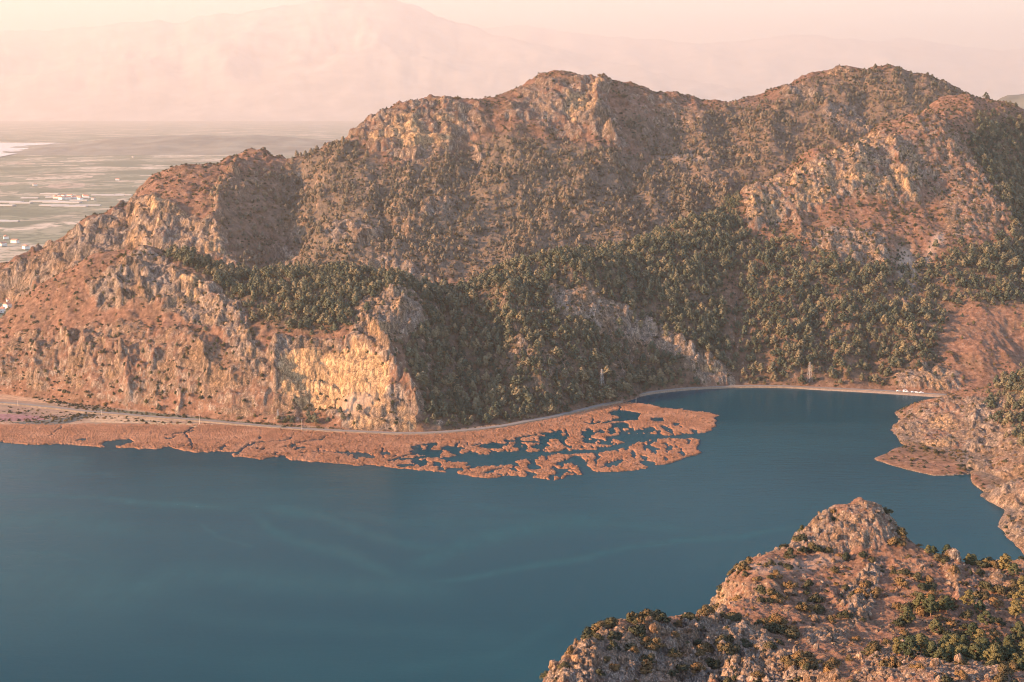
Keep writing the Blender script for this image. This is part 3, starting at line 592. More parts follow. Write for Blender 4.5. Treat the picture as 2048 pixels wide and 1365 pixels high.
# marsh floor and reed bed
m, nt, bs = new_mat('marsh_ground')
pos = nd(nt, 'ShaderNodeNewGeometry').outputs['Position']
n1 = noise_node(nt, pos, .018, 6, .65, stretch=(1, 1.6, 1), dist=.5); n2 = noise_node(nt, pos, .5, 4, .7); n3 = noise_node(nt, pos, .022, 5, .65, stretch=(.5, 2.0, 1))
c = ramp(nt, n1, [(.32, (.10, .06, .055)), (.44, (.18, .115, .08)), (.54, (.215, .14, .09)), (.66, (.30, .215, .14)), (.75, (.13, .125, .08))])
c = mixc(nt, maprange(nt, n3, .55, .66), c, (.10, .095, .06)); c = mixc(nt, maprange(nt, n2, .4, .7, 0, .35), c, (.12, .08, .05))
lk(nt, c, bs.inputs['Base Color']); bs.inputs['Roughness'].default_value = 1; bump(nt, bs, n2, .7, .8)
M_marsh = m
m, nt, bs = new_mat('dry_reeds')
pos = nd(nt, 'ShaderNodeNewGeometry').outputs['Position']
n1 = noise_node(nt, pos, .03, 6, .65); n2 = noise_node(nt, pos, .7, 5, .75)
c = ramp(nt, n1, [(.3, (.18, .086, .048)), (.5, (.275, .135, .076)), (.7, (.37, .205, .125))]); n4 = noise_node(nt, pos, .16, 5, .7, stretch=(.35, 1.3, 1), dist=.8); c = mixc(nt, maprange(nt, n4, .5, .7, 0, .7), c, (.12, .068, .04)); c = mixc(nt, maprange(nt, n2, .35, .7, 0, .55), c, (.14, .075, .045))
lk(nt, c, bs.inputs['Base Color']); bs.inputs['Roughness'].default_value = 1; bs.inputs['Specular IOR Level'].default_value = .1; bump(nt, bs, n2, 1.0, 1.6)
M_reed = m
SHORE = [(-400, 868), (0, 885), (60, 890), (120, 888), (200, 894), (270, 897), (300, 898), (340, 896), (385, 905), (395, 906), (440, 903), (462, 905), (470, 913), (520, 919), (545, 914), (600, 922), (650, 925), (700, 930), (740, 931), (800, 938), (850, 942), (900, 946), (970, 957), (985, 957), (1010, 951), (1080, 958), (1110, 961), (1128, 958), (1130, 951), (1165, 950), (1168, 940), (1176, 936), (1190, 943), (1240, 945), (1290, 938), (1310, 932), (1340, 926), (1390, 911), (1408, 906), (1392, 902), (1400, 890), (1396, 880), (1396, 868), (1425, 862), (1432, 845), (1426, 836), (1436, 831), (1415, 827), (1375, 822), (1340, 818), (1300, 811), (1272, 806), (1236, 808), (1190, 818), (1100, 838), (1000, 856), (900, 866), (800, 869), (700, 866), (600, 860), (400, 847), (200, 848), (0, 842), (-400, 830)]
PONDS = [[(1220, 824), (1240, 821), (1280, 827), (1275, 840), (1250, 842), (1215, 842), (1240, 835), (1225, 830)], [(1222, 848), (1250, 846), (1258, 856), (1225, 855)],
    [(1093, 868), (1122, 862), (1122, 878), (1080, 880), (1098, 872)], [(955, 893), (985, 886), (1010, 889), (1005, 897), (975, 897)], [(820, 903), (830, 900), (885, 902), (878, 910), (825, 910)],
    [(880, 917), (945, 910), (1000, 911), (1045, 900), (1060, 906), (1120, 903), (1180, 900), (1230, 895), (1236, 900), (1180, 907), (1130, 908), (1085, 909), (1075, 917), (1040, 919), (1000, 929), (970, 933), (930, 932), (940, 925), (895, 923)],
    [(1250, 870), (1300, 868), (1330, 872), (1460, 864), (1460, 876), (1395, 877), (1310, 877), (1258, 892), (1232, 900), (1236, 890), (1252, 882), (1208, 875)],
    [(865, 925), (882, 926), (880, 931), (868, 931)], [(795, 930), (822, 927), (824, 934), (798, 934)], [(1050, 929), (1074, 931), (1079, 940), (1060, 938)], [(1050, 943), (1070, 946), (1075, 951), (1055, 950)],
    [(1147, 912), (1160, 915), (1163, 928), (1186, 938), (1172, 945), (1166, 953), (1160, 940), (1150, 926), (1128, 922)], [(1188, 906), (1196, 908), (1195, 926), (1190, 926)],
    [(205, 885), (255, 880), (266, 885), (232, 891), (226, 895), (207, 895)], [(145, 881), (172, 876), (172, 880)], [(1302, 838), (1330, 836), (1326, 842), (1306, 843)], [(1285, 858), (1308, 855), (1310, 864), (1292, 862)],
    [(1345, 847), (1362, 848), (1360, 851), (1346, 850)], [(1165, 882), (1195, 878), (1190, 886), (1170, 887)], [(1200, 884), (1215, 882), (1222, 890), (1204, 890)], [(832, 890), (875, 886), (872, 890), (840, 892)], [(1080, 868), (1096, 864), (1098, 870)], [(1112, 925), (1128, 922), (1126, 930), (1114, 930)],
    [(1098, 949), (1110, 950), (1105, 955), (1097, 954)], [(1108, 941), (1128, 943), (1126, 948), (1112, 946)], [(1278, 925), (1305, 922), (1312, 929), (1300, 934), (1290, 930)], [(1090, 872), (1075, 876), (1085, 886), (1100, 884)], [(1210, 930), (1224, 928), (1220, 938)], [(880, 897), (900, 893), (930, 897), (915, 902), (885, 900)], [(700, 906), (735, 908), (750, 916), (720, 914)]]
CHANNELS = [([(392, 853), (374, 862), (372, 870), (378, 880), (386, 890), (382, 897)], 1.4), ([(460, 907), (478, 904), (500, 888)], 1.6), ([(508, 886), (570, 881), (586, 876), (590, 869)], .9), ([(125, 853), (98, 873)], .8), ([(565, 896), (600, 886), (640, 880), (660, 872)], .9), ([(1170, 846), (1185, 848), (1215, 845), (1245, 836)], 1.3), ([(1186, 838), (1186, 848)], 1.8),
    ([(1240, 856), (1246, 868), (1248, 874)], 3), ([(1170, 872), (1180, 868), (1205, 862)], 1.5), ([(1165, 870), (1185, 876), (1205, 884)], 1.6), ([(1238, 812), (1238, 822)], 1.6), ([(1010, 883), (1060, 884), (1090, 886)], 1.8), ([(1030, 877), (1060, 872), (1076, 871)], 1.5), ([(800, 921), (850, 915), (880, 913)], 1.8), ([(830, 908), (780, 922)], 1.2), ([(965, 888), (935, 893), (930, 884)], .9), ([(1000, 912), (1040, 910)], 1.5), ([(990, 945), (970, 946), (1000, 938)], 1.3),
    ([(1020, 938), (1040, 944)], 1.4), ([(330, 872), (372, 866)], .8), ([(1280, 862), (1300, 868)], 1.6), ([(940, 944), (935, 938), (955, 934)], 1.0), ([(1205, 935), (1216, 926)], 1.5), ([(1150, 940), (1120, 940), (1130, 946)], 1.2), ([(690, 905), (640, 903), (600, 908)], .8), ([(640, 912), (636, 900)], 1.0)]
def reed_sheet():
    us = np.arange(-380, 1450, 1.0/Q); vs = np.arange(806, 966, .42/Q)
    Vg, Ug = np.meshgrid(vs, us, indexing='ij')
    X, Y, _ = ground(Ug, Vg)
    n1 = fbm(X/16, Y/16, 4, 21); n2 = fbm(X/9, Y/9, 4, 22)
    Uw = Ug+n1*9+n2*3; Vw = Vg+n2*2.6+fbm(X/10, Y/30, 3, 23)*2.2
    M = in_poly(Uw, Vw, SHORE).astype(np.float32)
    for p in PONDS: M[in_poly(Uw, Vw, p) | in_poly(Uw, Vw-1.8, p) | in_poly(Uw-2, Vw+.8, p)] = 0
    for p, wd in CHANNELS:
        D, T = seg_dist(Uw, Vw, p, wd*3); M[np.abs(D) < wd*1.3] = 0
    patch = np.zeros_like(M)                       # broken reeds towards the open water
    for p, k in [([(700, 905), (850, 890), (1000, 880), (1100, 860), (1180, 850), (1400, 850), (1400, 910), (1100, 965), (900, 950), (760, 935)], 1.0), ([(280, 868), (460, 862), (700, 890), (760, 935), (450, 910), (280, 898)], .6)]:
        patch = np.maximum(patch, in_poly(Ug, Vg, p)*k)
    patch = blur(patch, 12)
    frag = fbm(X/11, Y/30, 5, 27, .6)
    M[(frag > .10+.45*(1-patch)) & (patch > .1)] = 0
    M = blur(M, 1); M *= .55+.45*sstep(-.5, .1, fbm(X/2.2, Y/3.5, 3, 77))
    top = .85+.5*fbm(X/6, Y/8, 3, 24)+.55*fbm(X/1.6, Y/2.5, 2, 25)
    left = sstep(860, 842, Vg)*sstep(700, 420, Ug)   # the reeds thin into the meadow on the left
    Z = np.where(M > .02, -.6+(top*(1-.75*left)+.6)*sstep(.15, .75, M), -.6)
    P = np.stack([X, Y, Z], -1)[::-1]; Mr = M[::-1]
    nr, nc = Z.shape
    k = np.maximum(np.maximum(Mr[:-1, :-1], Mr[1:, 1:]), np.maximum(Mr[1:, :-1], Mr[:-1, 1:])) > .05
    V, F = compact(P.reshape(-1, 3), grid_faces(nr, nc, k))
    o = mesh_np('reed_bed', V, F, M_reed); o['kind'] = 'stuff'
    return o
reeds = reed_sheet()
mg = [ground(u, v, .35) for u, v in [(-500, 842), (0, 850), (200, 856), (400, 853), (600, 868), (740, 872), (900, 868), (1000, 860), (1100, 842), (1190, 822), (1240, 808), (1262, 800), (1300, 770), (1240, 760), (1000, 800), (800, 830), (600, 800), (300, 780), (0, 730), (-500, 740)]]
structure(mesh_py('marsh', mg, [list(range(len(mg)))], M_marsh))

def meadow(pts, z, col, sc_=.25):
    p = smooth_line(pts+[pts[0]], 5)[:-1]; q = [ground(u, v, z) for u, v in p]
    structure(mesh_py('meadow', q, [list(range(len(q)))], simple_mat('meadow_ground', col, 1, .45, sc_)))
def smooth_line(pts, n=6):
    p = np.array(pts, float); out = []
    for i in range(len(p)-1):
        a, b_, c_, d = p[max(i-1, 0)], p[i], p[i+1], p[min(i+2, len(p)-1)]
        for k in range(n):
            t = k/n; out.append(.5*(2*b_+(c_-a)*t+(2*a-5*b_+4*c_-d)*t*t+(3*b_-a-3*c_+d)*t**3))
    return np.array(out+[p[-1]])
meadow([(170, 815), (280, 824), (420, 838), (560, 851), (690, 861), (560, 857), (400, 842), (250, 831)], .45, (.075, .08, .05))
meadow([(-200, 778), (0, 785), (80, 793), (150, 804), (105, 808), (0, 799), (-200, 792)], .5, (.27, .165, .095)); meadow([(-150, 824), (0, 828), (70, 832), (95, 838), (40, 842), (-150, 838)], .42, (.15, .07, .075))
meadow([(20, 845), (70, 842), (130, 836), (170, 828), (182, 830), (150, 843), (110, 850), (60, 850)], .47, (.05, .055, .05)); meadow([(180, 838), (230, 832), (300, 838), (340, 845), (260, 847), (190, 845)], .4, (.27, .185, .11)); meadow([(300, 846), (400, 848), (470, 853), (400, 855), (310, 851)], .43, (.29, .215, .12))
ROAD = [(-420, 790), (-100, 801), (0, 805), (50, 809), (120, 816), (170, 822), (220, 826), (300, 833), (400, 840), (500, 849), (600, 857), (700, 862), (800, 866), (860, 865), (920, 861), (1000, 852), (1060, 841), (1100, 834), (1180, 815), (1240, 800), (1290, 786), (1380, 776), (1480, 772), (1560, 772), (1650, 776), (1760, 781), (1850, 787), (1930, 791), (2100, 796)]
def ribbon(name, line, half, z, mat, skirt=None):
    """a band along a line of points on the ground; with a skirt it is a low bank"""
    L = np.array([ground(u, v, z)[:2] for u, v in line]); t = np.gradient(L, axis=0); t /= np.linalg.norm(t, axis=1)[:, None]; nrm = np.stack([-t[:, 1], t[:, 0]], 1)
    prof = [(-half, z), (half, z)]
    if skirt: prof = [(-half-skirt, -.8), (-half, z), (half, z), (half+skirt, -.8)]
    k = len(prof); V = [(L[i][0]+nrm[i][0]*o, L[i][1]+nrm[i][1]*o, h) for i in range(len(L)) for o, h in prof]
    F = [(i*k+j, i*k+j+1, (i+1)*k+j+1, (i+1)*k+j) for i in range(len(L)-1) for j in range(k-1)]
    return structure(mesh_py(name, V, [f[::-1] for f in F], mat))
line = smooth_line(ROAD)
M_bank = simple_mat('bank_earth', (.15, .11, .075), 1, .35, .35); M_road = simple_mat('road_asphalt', (.13, .12, .11), .9, .12, .2)
ribbon('road_bank', line, 3.6, 1.6, M_bank, skirt=2.5)
ribbon('road', line, 2.6, 1.65, M_road)
shore = smooth_line([(1245, 801), (1290, 787), (1380, 777), (1480, 773), (1560, 773), (1650, 778), (1760, 784), (1850, 790), (1930, 795)])
ribbon('gravel_shore', shore, 3.0, 0.9, simple_mat('shore_gravel', (.21, .15, .105), 1, .3, .5), skirt=4.0)

def mountain(name, crest, d, depth, mat, rough, seed, foot=0.0):
    u = np.arange(crest[0][0], crest[-1][0], 5.0); c = np.array(crest, float); v = np.interp(u, c[:, 0], c[:, 1])
    k = np.hanning(9); v = np.convolve(np.pad(v, 4, mode='edge'), k/k.sum(), 'valid')
    n = 46; s = np.linspace(-1, 1, n); S_, U_ = np.meshgrid(s, u, indexing='ij')
    Y = d + S_*depth; X = (U_-CU)/FPX*1.005*Y
    zc = at(u, v, d)[2] if True else 0
    zc = np.array([at(a, b_, d)[2] for a, b_ in zip(u, v)])
    prof = np.where(S_ < 0, (1+S_)**1.15, (1-S_)**1.1)
    Z = foot + (zc[None]-foot)*prof + prof*(1-prof)*rough*(ridged(X/(depth*.35), Y/(depth*.5), 5, seed)*1.6) + rough*.1*fbm(X/(depth*.08), Y/(depth*.08), 3, seed+1)*np.clip(prof*3, 0, 1)
    V = np.stack([X, Y, Z], -1).reshape(-1, 3)
    return structure(mesh_np(name, V, grid_faces(n, len(u), np.ones((n-1, len(u)-1), bool)), mat))
M_mtn = simple_mat('mountain_rock', (.33, .3, .26), 1, .45, .0012)  # limestone lightened, haze fading partly painted into the rock colour
M_wood = simple_mat('hill_wood', (.12, .115, .085), 1, .4, .004)
mountain('mountain', [(-900, 90), (-300, 85), (-100, 72), (0, 66), (120, 58), (200, 52), (265, 42), (330, 40), (372, 45), (420, 30), (480, 27), (560, 14), (620, 2), (660, -6), (720, -12), (790, -4), (850, 20), (900, 38), (960, 58), (1050, 80), (1200, 120), (1500, 200), (1700, 235)], 66000, 16000, M_mtn, 2100, 3)
mountain('mountain', [(500, 240), (700, 150), (900, 75), (960, 56), (1060, 49), (1130, 62), (1220, 72), (1300, 78), (1400, 85), (1480, 82), (1560, 69), (1650, 72), (1720, 82), (1800, 76), (1880, 92), (1980, 100), (2048, 92), (2300, 80), (2900, 110)], 80000, 18000, M_mtn, 2100, 5)
mountain('hill', [(1880, 300), (1940, 225), (1985, 192), (2048, 180), (2150, 172), (2300, 190), (2700, 260)], 6500, 1300, M_wood, 120, 7)
mountain('hill', [(20, 306), (90, 296), (160, 290), (230, 276), (300, 273), (400, 270), (470, 272), (520, 270), (600, 275), (680, 284), (760, 290), (900, 300)], 11500, 1500, M_wood, 60, 9)
# ------------------------------------------------------------------ trees and shrubs
def foliage(name, clumps, per, leaf, mat, seed, parent=None, squash=.8):
    """a crown of many small leaf tufts; clumps = (x, y, z, radius)"""
    r = np.random.default_rng(seed); P = []; Nn = []
    cen = np.mean([c[:3] for c in clumps], 0)
    for cx, cy, cz, cr in clumps:
        n = max(6, int(per*(cr/np.mean([c[3] for c in clumps]))**2))
        d = r.normal(size=(n, 3)); d /= np.linalg.norm(d, axis=1)[:, None]; d[:, 2] = np.where(d[:, 2] < -.35, -d[:, 2], d[:, 2])
        c = np.array([cx, cy, cz]) + d*np.array([1, 1, squash])*cr*r.uniform(.55, 1.08, (n, 1))
        t = np.cross(d+r.normal(size=(n, 3))*.55, r.normal(size=(n, 3))); t /= np.linalg.norm(t, axis=1)[:, None]
        b_ = np.cross(d+r.normal(size=(n, 3))*.5, t); b_ /= np.linalg.norm(b_, axis=1)[:, None]
        s = leaf*r.uniform(.6, 1.35, (n, 1)); t = t*s; b_ = b_*s*r.uniform(.5, 1, (n, 1))
        P.append(np.stack([c-t-b_*.6, c+t-b_, c+t*.7+b_, c-t*.8+b_*.9], 1))
        o = (c-cen); o /= np.linalg.norm(o, axis=1)[:, None]; nn = o*.45+d*.75; nn[:, 2] += .12; nn /= np.linalg.norm(nn, axis=1)[:, None]
        Nn.append(np.repeat(nn, 4, 0))
    V = np.concatenate(P).reshape(-1, 3); F = np.arange(len(V)).reshape(-1, 4)
    o = mesh_np(name, V, F, mat, parent)
    o.data.normals_split_custom_set_from_vertices(np.concatenate(Nn).tolist())
    return o
def tube(path, radii, n=6):
    V, F = [], []
    for i, (p, r) in enumerate(zip(path, radii)):
        for k in range(n): V.append((p[0]+r*math.cos(2*math.pi*k/n), p[1]+r*math.sin(2*math.pi*k/n), p[2]))
    for i in range(len(path)-1):
        for k in range(n): F.append((i*n+k, i*n+(k+1) % n, (i+1)*n+(k+1) % n, (i+1)*n+k))
    F.append(tuple(range((len(path)-1)*n, len(path)*n)))
    return V, F
def make_pine(seed, h, per=30, leaf=.42, mat=None, more=0):
    r = random.Random(seed); t = empty('pine_tree', (0, 0, 0)); cl = []
    lean = (r.uniform(-.4, .4), r.uniform(-.4, .4)); n = 20+more+r.randint(0, 8); wide = h*r.uniform(.30, .44)
    for i in range(n):
        f = (i+.5)/n; z = h*(.26+.68*f); R = wide*(math.sin(math.pi*min(1, .22+.78*f)**.8)*.9+.12)
        a = i*2.4+r.uniform(-.6, .6); q = R*r.uniform(.3, 1)
        cl.append((lean[0]*f+q*math.cos(a), lean[1]*f+q*math.sin(a), z+r.uniform(-.4, .4), h*(.125 if not more else .10)*r.uniform(.7, 1.35)))
    foliage('crown', cl, per, leaf, mat or M_pine, seed, t, .7)
    V, F = tube([(0, 0, -.6), (lean[0]*.2, lean[1]*.2, h*.3), (lean[0]*.6, lean[1]*.6, h*.6), (lean[0], lean[1], h*.9)], [h*.028, h*.02, h*.014, h*.004])
    off = len(V)
    for c in cl[::3]:
        v2, f2 = tube([(lean[0]*.3, lean[1]*.3, c[2]*.72), ((c[0]+lean[0]*.4)*.6, (c[1]+lean[1]*.4)*.6, c[2]*.86), c[:3]], [h*.01, h*.007, h*.003], 4)
        F += [tuple(i+len(V) for i in f) for f in f2]; V += v2
    mesh_py('trunk', V, F, M_bark, t, True)
    return t
def make_shrub(seed, mat, per=80, leaf=.062, flat=.8, name='shrub'):
    """a bush one metre in radius"""
    r = random.Random(seed); cl = []
    for i in range(13+r.randint(0, 6)):
        a = r.uniform(0, 6.283); q = r.uniform(0, .72)**.8; z = r.uniform(.15, .85)*flat*(1.15-q*.7)
        cl.append((q*math.cos(a), q*math.sin(a), z, r.uniform(.22, .42)))
    return foliage(name, cl, per, leaf, mat, seed, None, .85)
def dup(root, loc, rz, sc):
    c = root.copy(); COL.objects.link(c); c.location = loc; c.rotation_euler = (0, 0, rz); c.scale = sc
    for ch in root.children:
        k = ch.copy(); COL.objects.link(k); k.parent = c
    return c
PINES = [make_pine(100+i, hh) for i, hh in enumerate((9.5, 8.2, 10.5, 7.4, 9.0, 8.6))]
NPINES = [make_pine(150+i, hh, 120, .2, M_npine, 18) for i, hh in enumerate((9.5, 8.6, 10.0, 7.8))]
BUSH = [make_shrub(200+i, M_shrub, flat=f) for i, f in enumerate((.8, .95, .7, 1.1, .85))]

def cover_of(name, label_src, pts, scale, srcs, seed, squash=(.8, 1.2)):
    """one mass of plants that nobody could count: points that carry copies of the given crowns"""
    r = np.random.default_rng(seed); n = len(pts)
    me = bpy.data.meshes.new(name); me.vertices.add(n); me.vertices.foreach_set('co', np.asarray(pts, np.float32).ravel())
    def put(nm, typ, arr, key='value'):
        a = me.attributes.new(nm, typ, 'POINT'); a.data.foreach_set(key, np.ascontiguousarray(arr).ravel())
    sc = np.stack([scale*r.uniform(.85, 1.15, n), scale*r.uniform(.85, 1.15, n), scale*r.uniform(*squash, n)], 1).astype(np.float32)
    put('size', 'FLOAT_VECTOR', sc, 'vector')
    put('turn', 'FLOAT_VECTOR', np.stack([r.normal(0, .06, n), r.normal(0, .06, n), r.uniform(0, 6.283, n)], 1).astype(np.float32), 'vector')
    put('kind_no', 'INT', r.integers(0, len(srcs), n).astype(np.int32))
    o = bpy.data.objects.new(name, me); COL.objects.link(o); o['kind'] = 'stuff'
    ng = bpy.data.node_groups.new(name, 'GeometryNodeTree')
    ng.interface.new_socket('Geometry', in_out='INPUT', socket_type='NodeSocketGeometry'); ng.interface.new_socket('Geometry', in_out='OUTPUT', socket_type='NodeSocketGeometry')
    gi = ng.nodes.new('NodeGroupInput'); go = ng.nodes.new('NodeGroupOutput'); ip = ng.nodes.new('GeometryNodeInstanceOnPoints'); jn = ng.nodes.new('GeometryNodeJoinGeometry')
    for s_ in srcs:
        oi = ng.nodes.new('GeometryNodeObjectInfo'); oi.inputs['Object'].default_value = s_; oi.transform_space = 'ORIGINAL'
        g2 = ng.nodes.new('GeometryNodeGeometryToInstance'); ng.links.new(oi.outputs['Geometry'], g2.inputs[0]); ng.links.new(g2.outputs[0], jn.inputs[0])
    def attr(nm, typ):
        a = ng.nodes.new('GeometryNodeInputNamedAttribute'); a.data_type = typ; a.inputs['Name'].default_value = nm
        return next(x for x in a.outputs if x.enabled and x.name == 'Attribute')
    e2r = ng.nodes.new('FunctionNodeEulerToRotation')
    ng.links.new(attr('turn', 'FLOAT_VECTOR'), e2r.inputs[0]); ng.links.new(e2r.outputs[0], ip.inputs['Rotation'])
    ng.links.new(attr('size', 'FLOAT_VECTOR'), ip.inputs['Scale']); ng.links.new(attr('kind_no', 'INT'), ip.inputs['Instance Index'])
    ip.inputs['Pick Instance'].default_value = True
    ng.links.new(gi.outputs[0], ip.inputs['Points']); ng.links.new(jn.outputs[0], ip.inputs['Instance']); ng.links.new(ip.outputs[0], go.inputs[0])
    md = o.modifiers.new('plants', 'NODES'); md.node_group = ng
    return o

def clump(h, scale, seed, lo=-.25, hi=.35): return sstep(lo, hi, fbm(h.P[..., 0]/scale, h.P[..., 1]/scale, 4, seed))
flatish = lambda h: 1-.8*sstep(.35, .62, h.steep)
in_frame = lambda u, v: (u > -20) & (u < 2068) & (v > -20) & (v < 1385)

# pines of the hills across the lake
dm = .058*np.clip(MID.lit*1.25-.12, 0, 1)*(1-.92*sstep(.25, .7, MID.rock))*(.4+.6*clump(MID, 42, 5))*flatish(MID)
dm += .0016*(1-MID.rock)*clump(MID, 60, 6, 0, .4)
strip = np.maximum(MID.mask([[(560, 832), (720, 838), (720, 856), (560, 852)], [(880, 838), (1000, 828), (1250, 785), (1250, 800), (1000, 850), (880, 860)]], 2), 0)
dm += .02*strip
pm, um, vm = scatter(MID, dm, 1)
df = .026*np.clip(FAR.lit*1.2-.1, 0, 1)*(1-.9*sstep(.25, .7, FAR.rock))*(.25+.75*clump(FAR, 70, 7))*flatish(FAR)
pf, uf, vf = scatter(FAR, df, 2)
dp = .030*np.clip(PROM.lit*1.2-.1, 0, 1)*(PROM.P[..., 2] > 6)*flatish(PROM)*(.4+.6*clump(PROM, 30, 8))
pp, up_, vp = scatter(PROM, dp, 3)
allp = np.concatenate([pm, pf, pp]); allu = np.concatenate([um, uf, up_]); allv = np.concatenate([vm, vf, vp])
which = np.concatenate([np.zeros(len(pm)), np.ones(len(pf)), np.full(len(pp), 2)])
size = np.clip(rng.gamma(4.5, .17, len(allp)), .3, 1.5)*np.where(which == 1, .82, .9)
# pines on the knoll in front
near_pines = [(1605, 1070, .42), (1870, 1098, .5), (1857, 1105, .42), (1895, 1108, .6), (1940, 1100, .55), (1948, 1106, .5), (2010, 1140, .75), (2028, 1150, .5), (1972, 1128, .35),
    (1815, 1245, .62), (1840, 1215, .6), (1862, 1230, .7), (1872, 1260, .62), (1893, 1225, .55), (1935, 1212, .62), (1960, 1225, .6), (1970, 1250, .72), (1945, 1270, .65), (1992, 1290, .5), (2045, 1215, .8), (2030, 1235, .7), (2044, 1180, .6), (2036, 1275, .65), (1925, 1290, .6), (1960, 1292, .6),
    (1795, 1310, .6), (1818, 1318, .66), (1840, 1312, .6), (1862, 1322, .62), (1880, 1325, .55), (1800, 1300, .5), (1850, 1305, .6), (1830, 1300, .5)]
dark_pines = [(1890+r_.uniform(0, 170), 0, 0) for r_ in []]
rr_ = random.Random(5)
for i in range(64):
    u_ = rr_.uniform(1885, 2110); lo = 1300+(u_-1885)*.06; hi = 1330+(u_-1885)*.12
    dark_pines.append((u_, rr_.uniform(lo, hi), rr_.uniform(.5, .78)))
def frac(z): return z-math.floor(z)
used = {}
def place_pine(p, s, label, group, src=None):
    src = src or PINES; o = rr_.choice(src); sc = (s*rr_.uniform(.85, 1.15), s*rr_.uniform(.85, 1.15), s)
    if o.name not in used:
        used[o.name] = 1; o.location = p; o.rotation_euler = (0, 0, rr_.uniform(0, 6.28)); o.scale = sc
    else: o = dup(o, p, rr_.uniform(0, 6.28), sc)
    tag(o, label, 'pine tree', group); return o
for u_, v_, s in near_pines:
    p = surf(NEAR, u_, v_+6)
    place_pine(p-np.array([0, 0, .25]), s*.8, 'olive green pine standing among rocks on the near knoll at lower right', 'pines on the near knoll', NPINES)
for u_, v_, s in dark_pines:
    p = surf(NEAR, u_, v_)
    place_pine(p-np.array([0, 0, .3]), s*.72, 'dark green pine in the shaded hollow at the bottom right corner', 'pines in the shaded hollow', NPINES)
show = in_frame(allu, allv)&(which != 1)
dist = np.hypot(allp[:, 0], allp[:, 1]); order = np.argsort(np.where(show, dist/size, 1e9))
n_ind = 298-len(near_pines)-len(dark_pines)
ind = order[:n_ind]; rest = np.ones(len(allp), bool); rest[ind] = False
for i in ind:
    if which[i] == 2: lab, grp = 'rounded pine on top of the sunlit rocky promontory at the right edge', 'pines on the lake promontory'
    elif allv[i] > 815 or (allu[i] > 880 and allv[i] > 780): lab, grp = 'small bushy tree beside the lakeshore road at the foot of the hills', 'trees along the shore road'
    elif allu[i] < 860: lab, grp = 'pine on the wooded shoulder above the pale quarry and cliffs', 'pines above the cliffs'
    else: lab, grp = 'pine on the shaded wooded slope between the quarry and the bay', 'pines on the shaded slope'
    place_pine(allp[i]-np.array([0, 0, .3]), size[i], lab, grp)
CROWNS = [t.children[0] if t.children[0].name.startswith('crown') else t.children[1] for t in PINES]
cover_of('pine_forest', '', allp[rest&(which != 1)]-np.array([0, 0, .5]), size[rest&(which != 1)], CROWNS, 4)
k_ = next(i for i in np.nonzero((which == 1)&(np.abs(allu-1080) < 40)&(np.abs(allv-480) < 30))[0]); rest[k_] = False
HAZED = make_pine(170, 8.8, mat=M_hazed); HAZED.location = allp[k_]-np.array([0, 0, .3]); tag(HAZED, 'haze-paled pine in the hazy hollow of the back range, above the spur saddle', 'pine tree')
HAZED2 = make_pine(171, 9.6, mat=M_hazed); k2 = next(i for i in np.nonzero((which == 1)&(np.abs(allu-640) < 40)&(np.abs(allv-480) < 30)&rest)[0]); rest[k2] = False; HAZED2.location = allp[k2]-np.array([0, 0, .3]); tag(HAZED2, 'haze-paled pine on the back range above the wooded shoulder left of centre', 'pine tree')
cover_of('haze_paled_forest', '', allp[rest&(which == 1)]-np.array([0, 0, .5]), size[rest&(which == 1)], [next(c for c in t.children if c.name.startswith('crown')) for t in (HAZED, HAZED2)], 5)

# scrub on the hills and the knoll
ds = (.030*(1-.3*MID.rock)*(.15+.85*clump(MID, 35, 15))+.012*sstep(.3, .8, MID.lit)+.007*MID.mask([[(1480, 370), (1900, 200), (2400, 260), (2400, 560), (1480, 500)]], 4))*flatish(MID)*(1-MID.scr)
bare = MID.mask([[(1885, 620), (2100, 590), (2100, 745), (1960, 720), (1890, 690)], [(100, 620), (300, 610), (330, 630), (120, 660)], [(580, 715), (780, 720), (790, 800), (600, 800)]], 3)
ds *= 1-.9*bare
ps, us_, vs_ = scatter(MID, ds, 21)
df2 = (.016*(1-.6*FAR.rock)*(.2+.8*clump(FAR, 50, 25)))*flatish(FAR)
ps2, _, _ = scatter(FAR, df2, 22)
dp2 = .06*(1-.6*PROM.rock)*(.15+.85*clump(PROM, 18, 26))*flatish(PROM)+.14*PROM.mask([SPIT], 1)*clump(PROM, 9, 27, -.1, .3)
ps3, us3, vs3 = scatter(PROM, dp2, 23)
def on_ground(poly, n, seed, z=.4):
    p = np.array(poly, float); r = np.random.default_rng(seed); out = []
    u = r.uniform(p[:, 0].min(), p[:, 0].max(), n*6); v = r.uniform(p[:, 1].min(), p[:, 1].max(), n*6); k = in_poly(u, v, poly)
    return np.array([ground(a, b_, z) for a, b_ in zip(u[k][:n], v[k][:n])])
verge = [on_ground([(40, 788), (140, 797), (250, 823), (400, 833), (560, 849), (720, 860), (720, 863), (560, 857), (400, 839), (250, 830), (110, 812)], 900, 41), on_ground([(-60, 838), (60, 838), (170, 826), (200, 832), (120, 848), (-60, 846)], 200, 42),
         on_ground([(720, 861), (840, 863), (920, 857), (1000, 848), (1100, 830), (1240, 796), (1240, 799), (1100, 834), (1000, 852), (900, 862), (800, 866)], 350, 43), on_ground([(0, 812), (200, 828), (420, 846), (420, 853), (150, 842), (0, 828)], 160, 44)]
ps3 = np.concatenate([ps3]+verge)
pb2, _, _ = scatter(FAR, .0040*(1-.5*FAR.rock)*(.1+.9*clump(FAR, 60, 19))*flatish(FAR), 25)
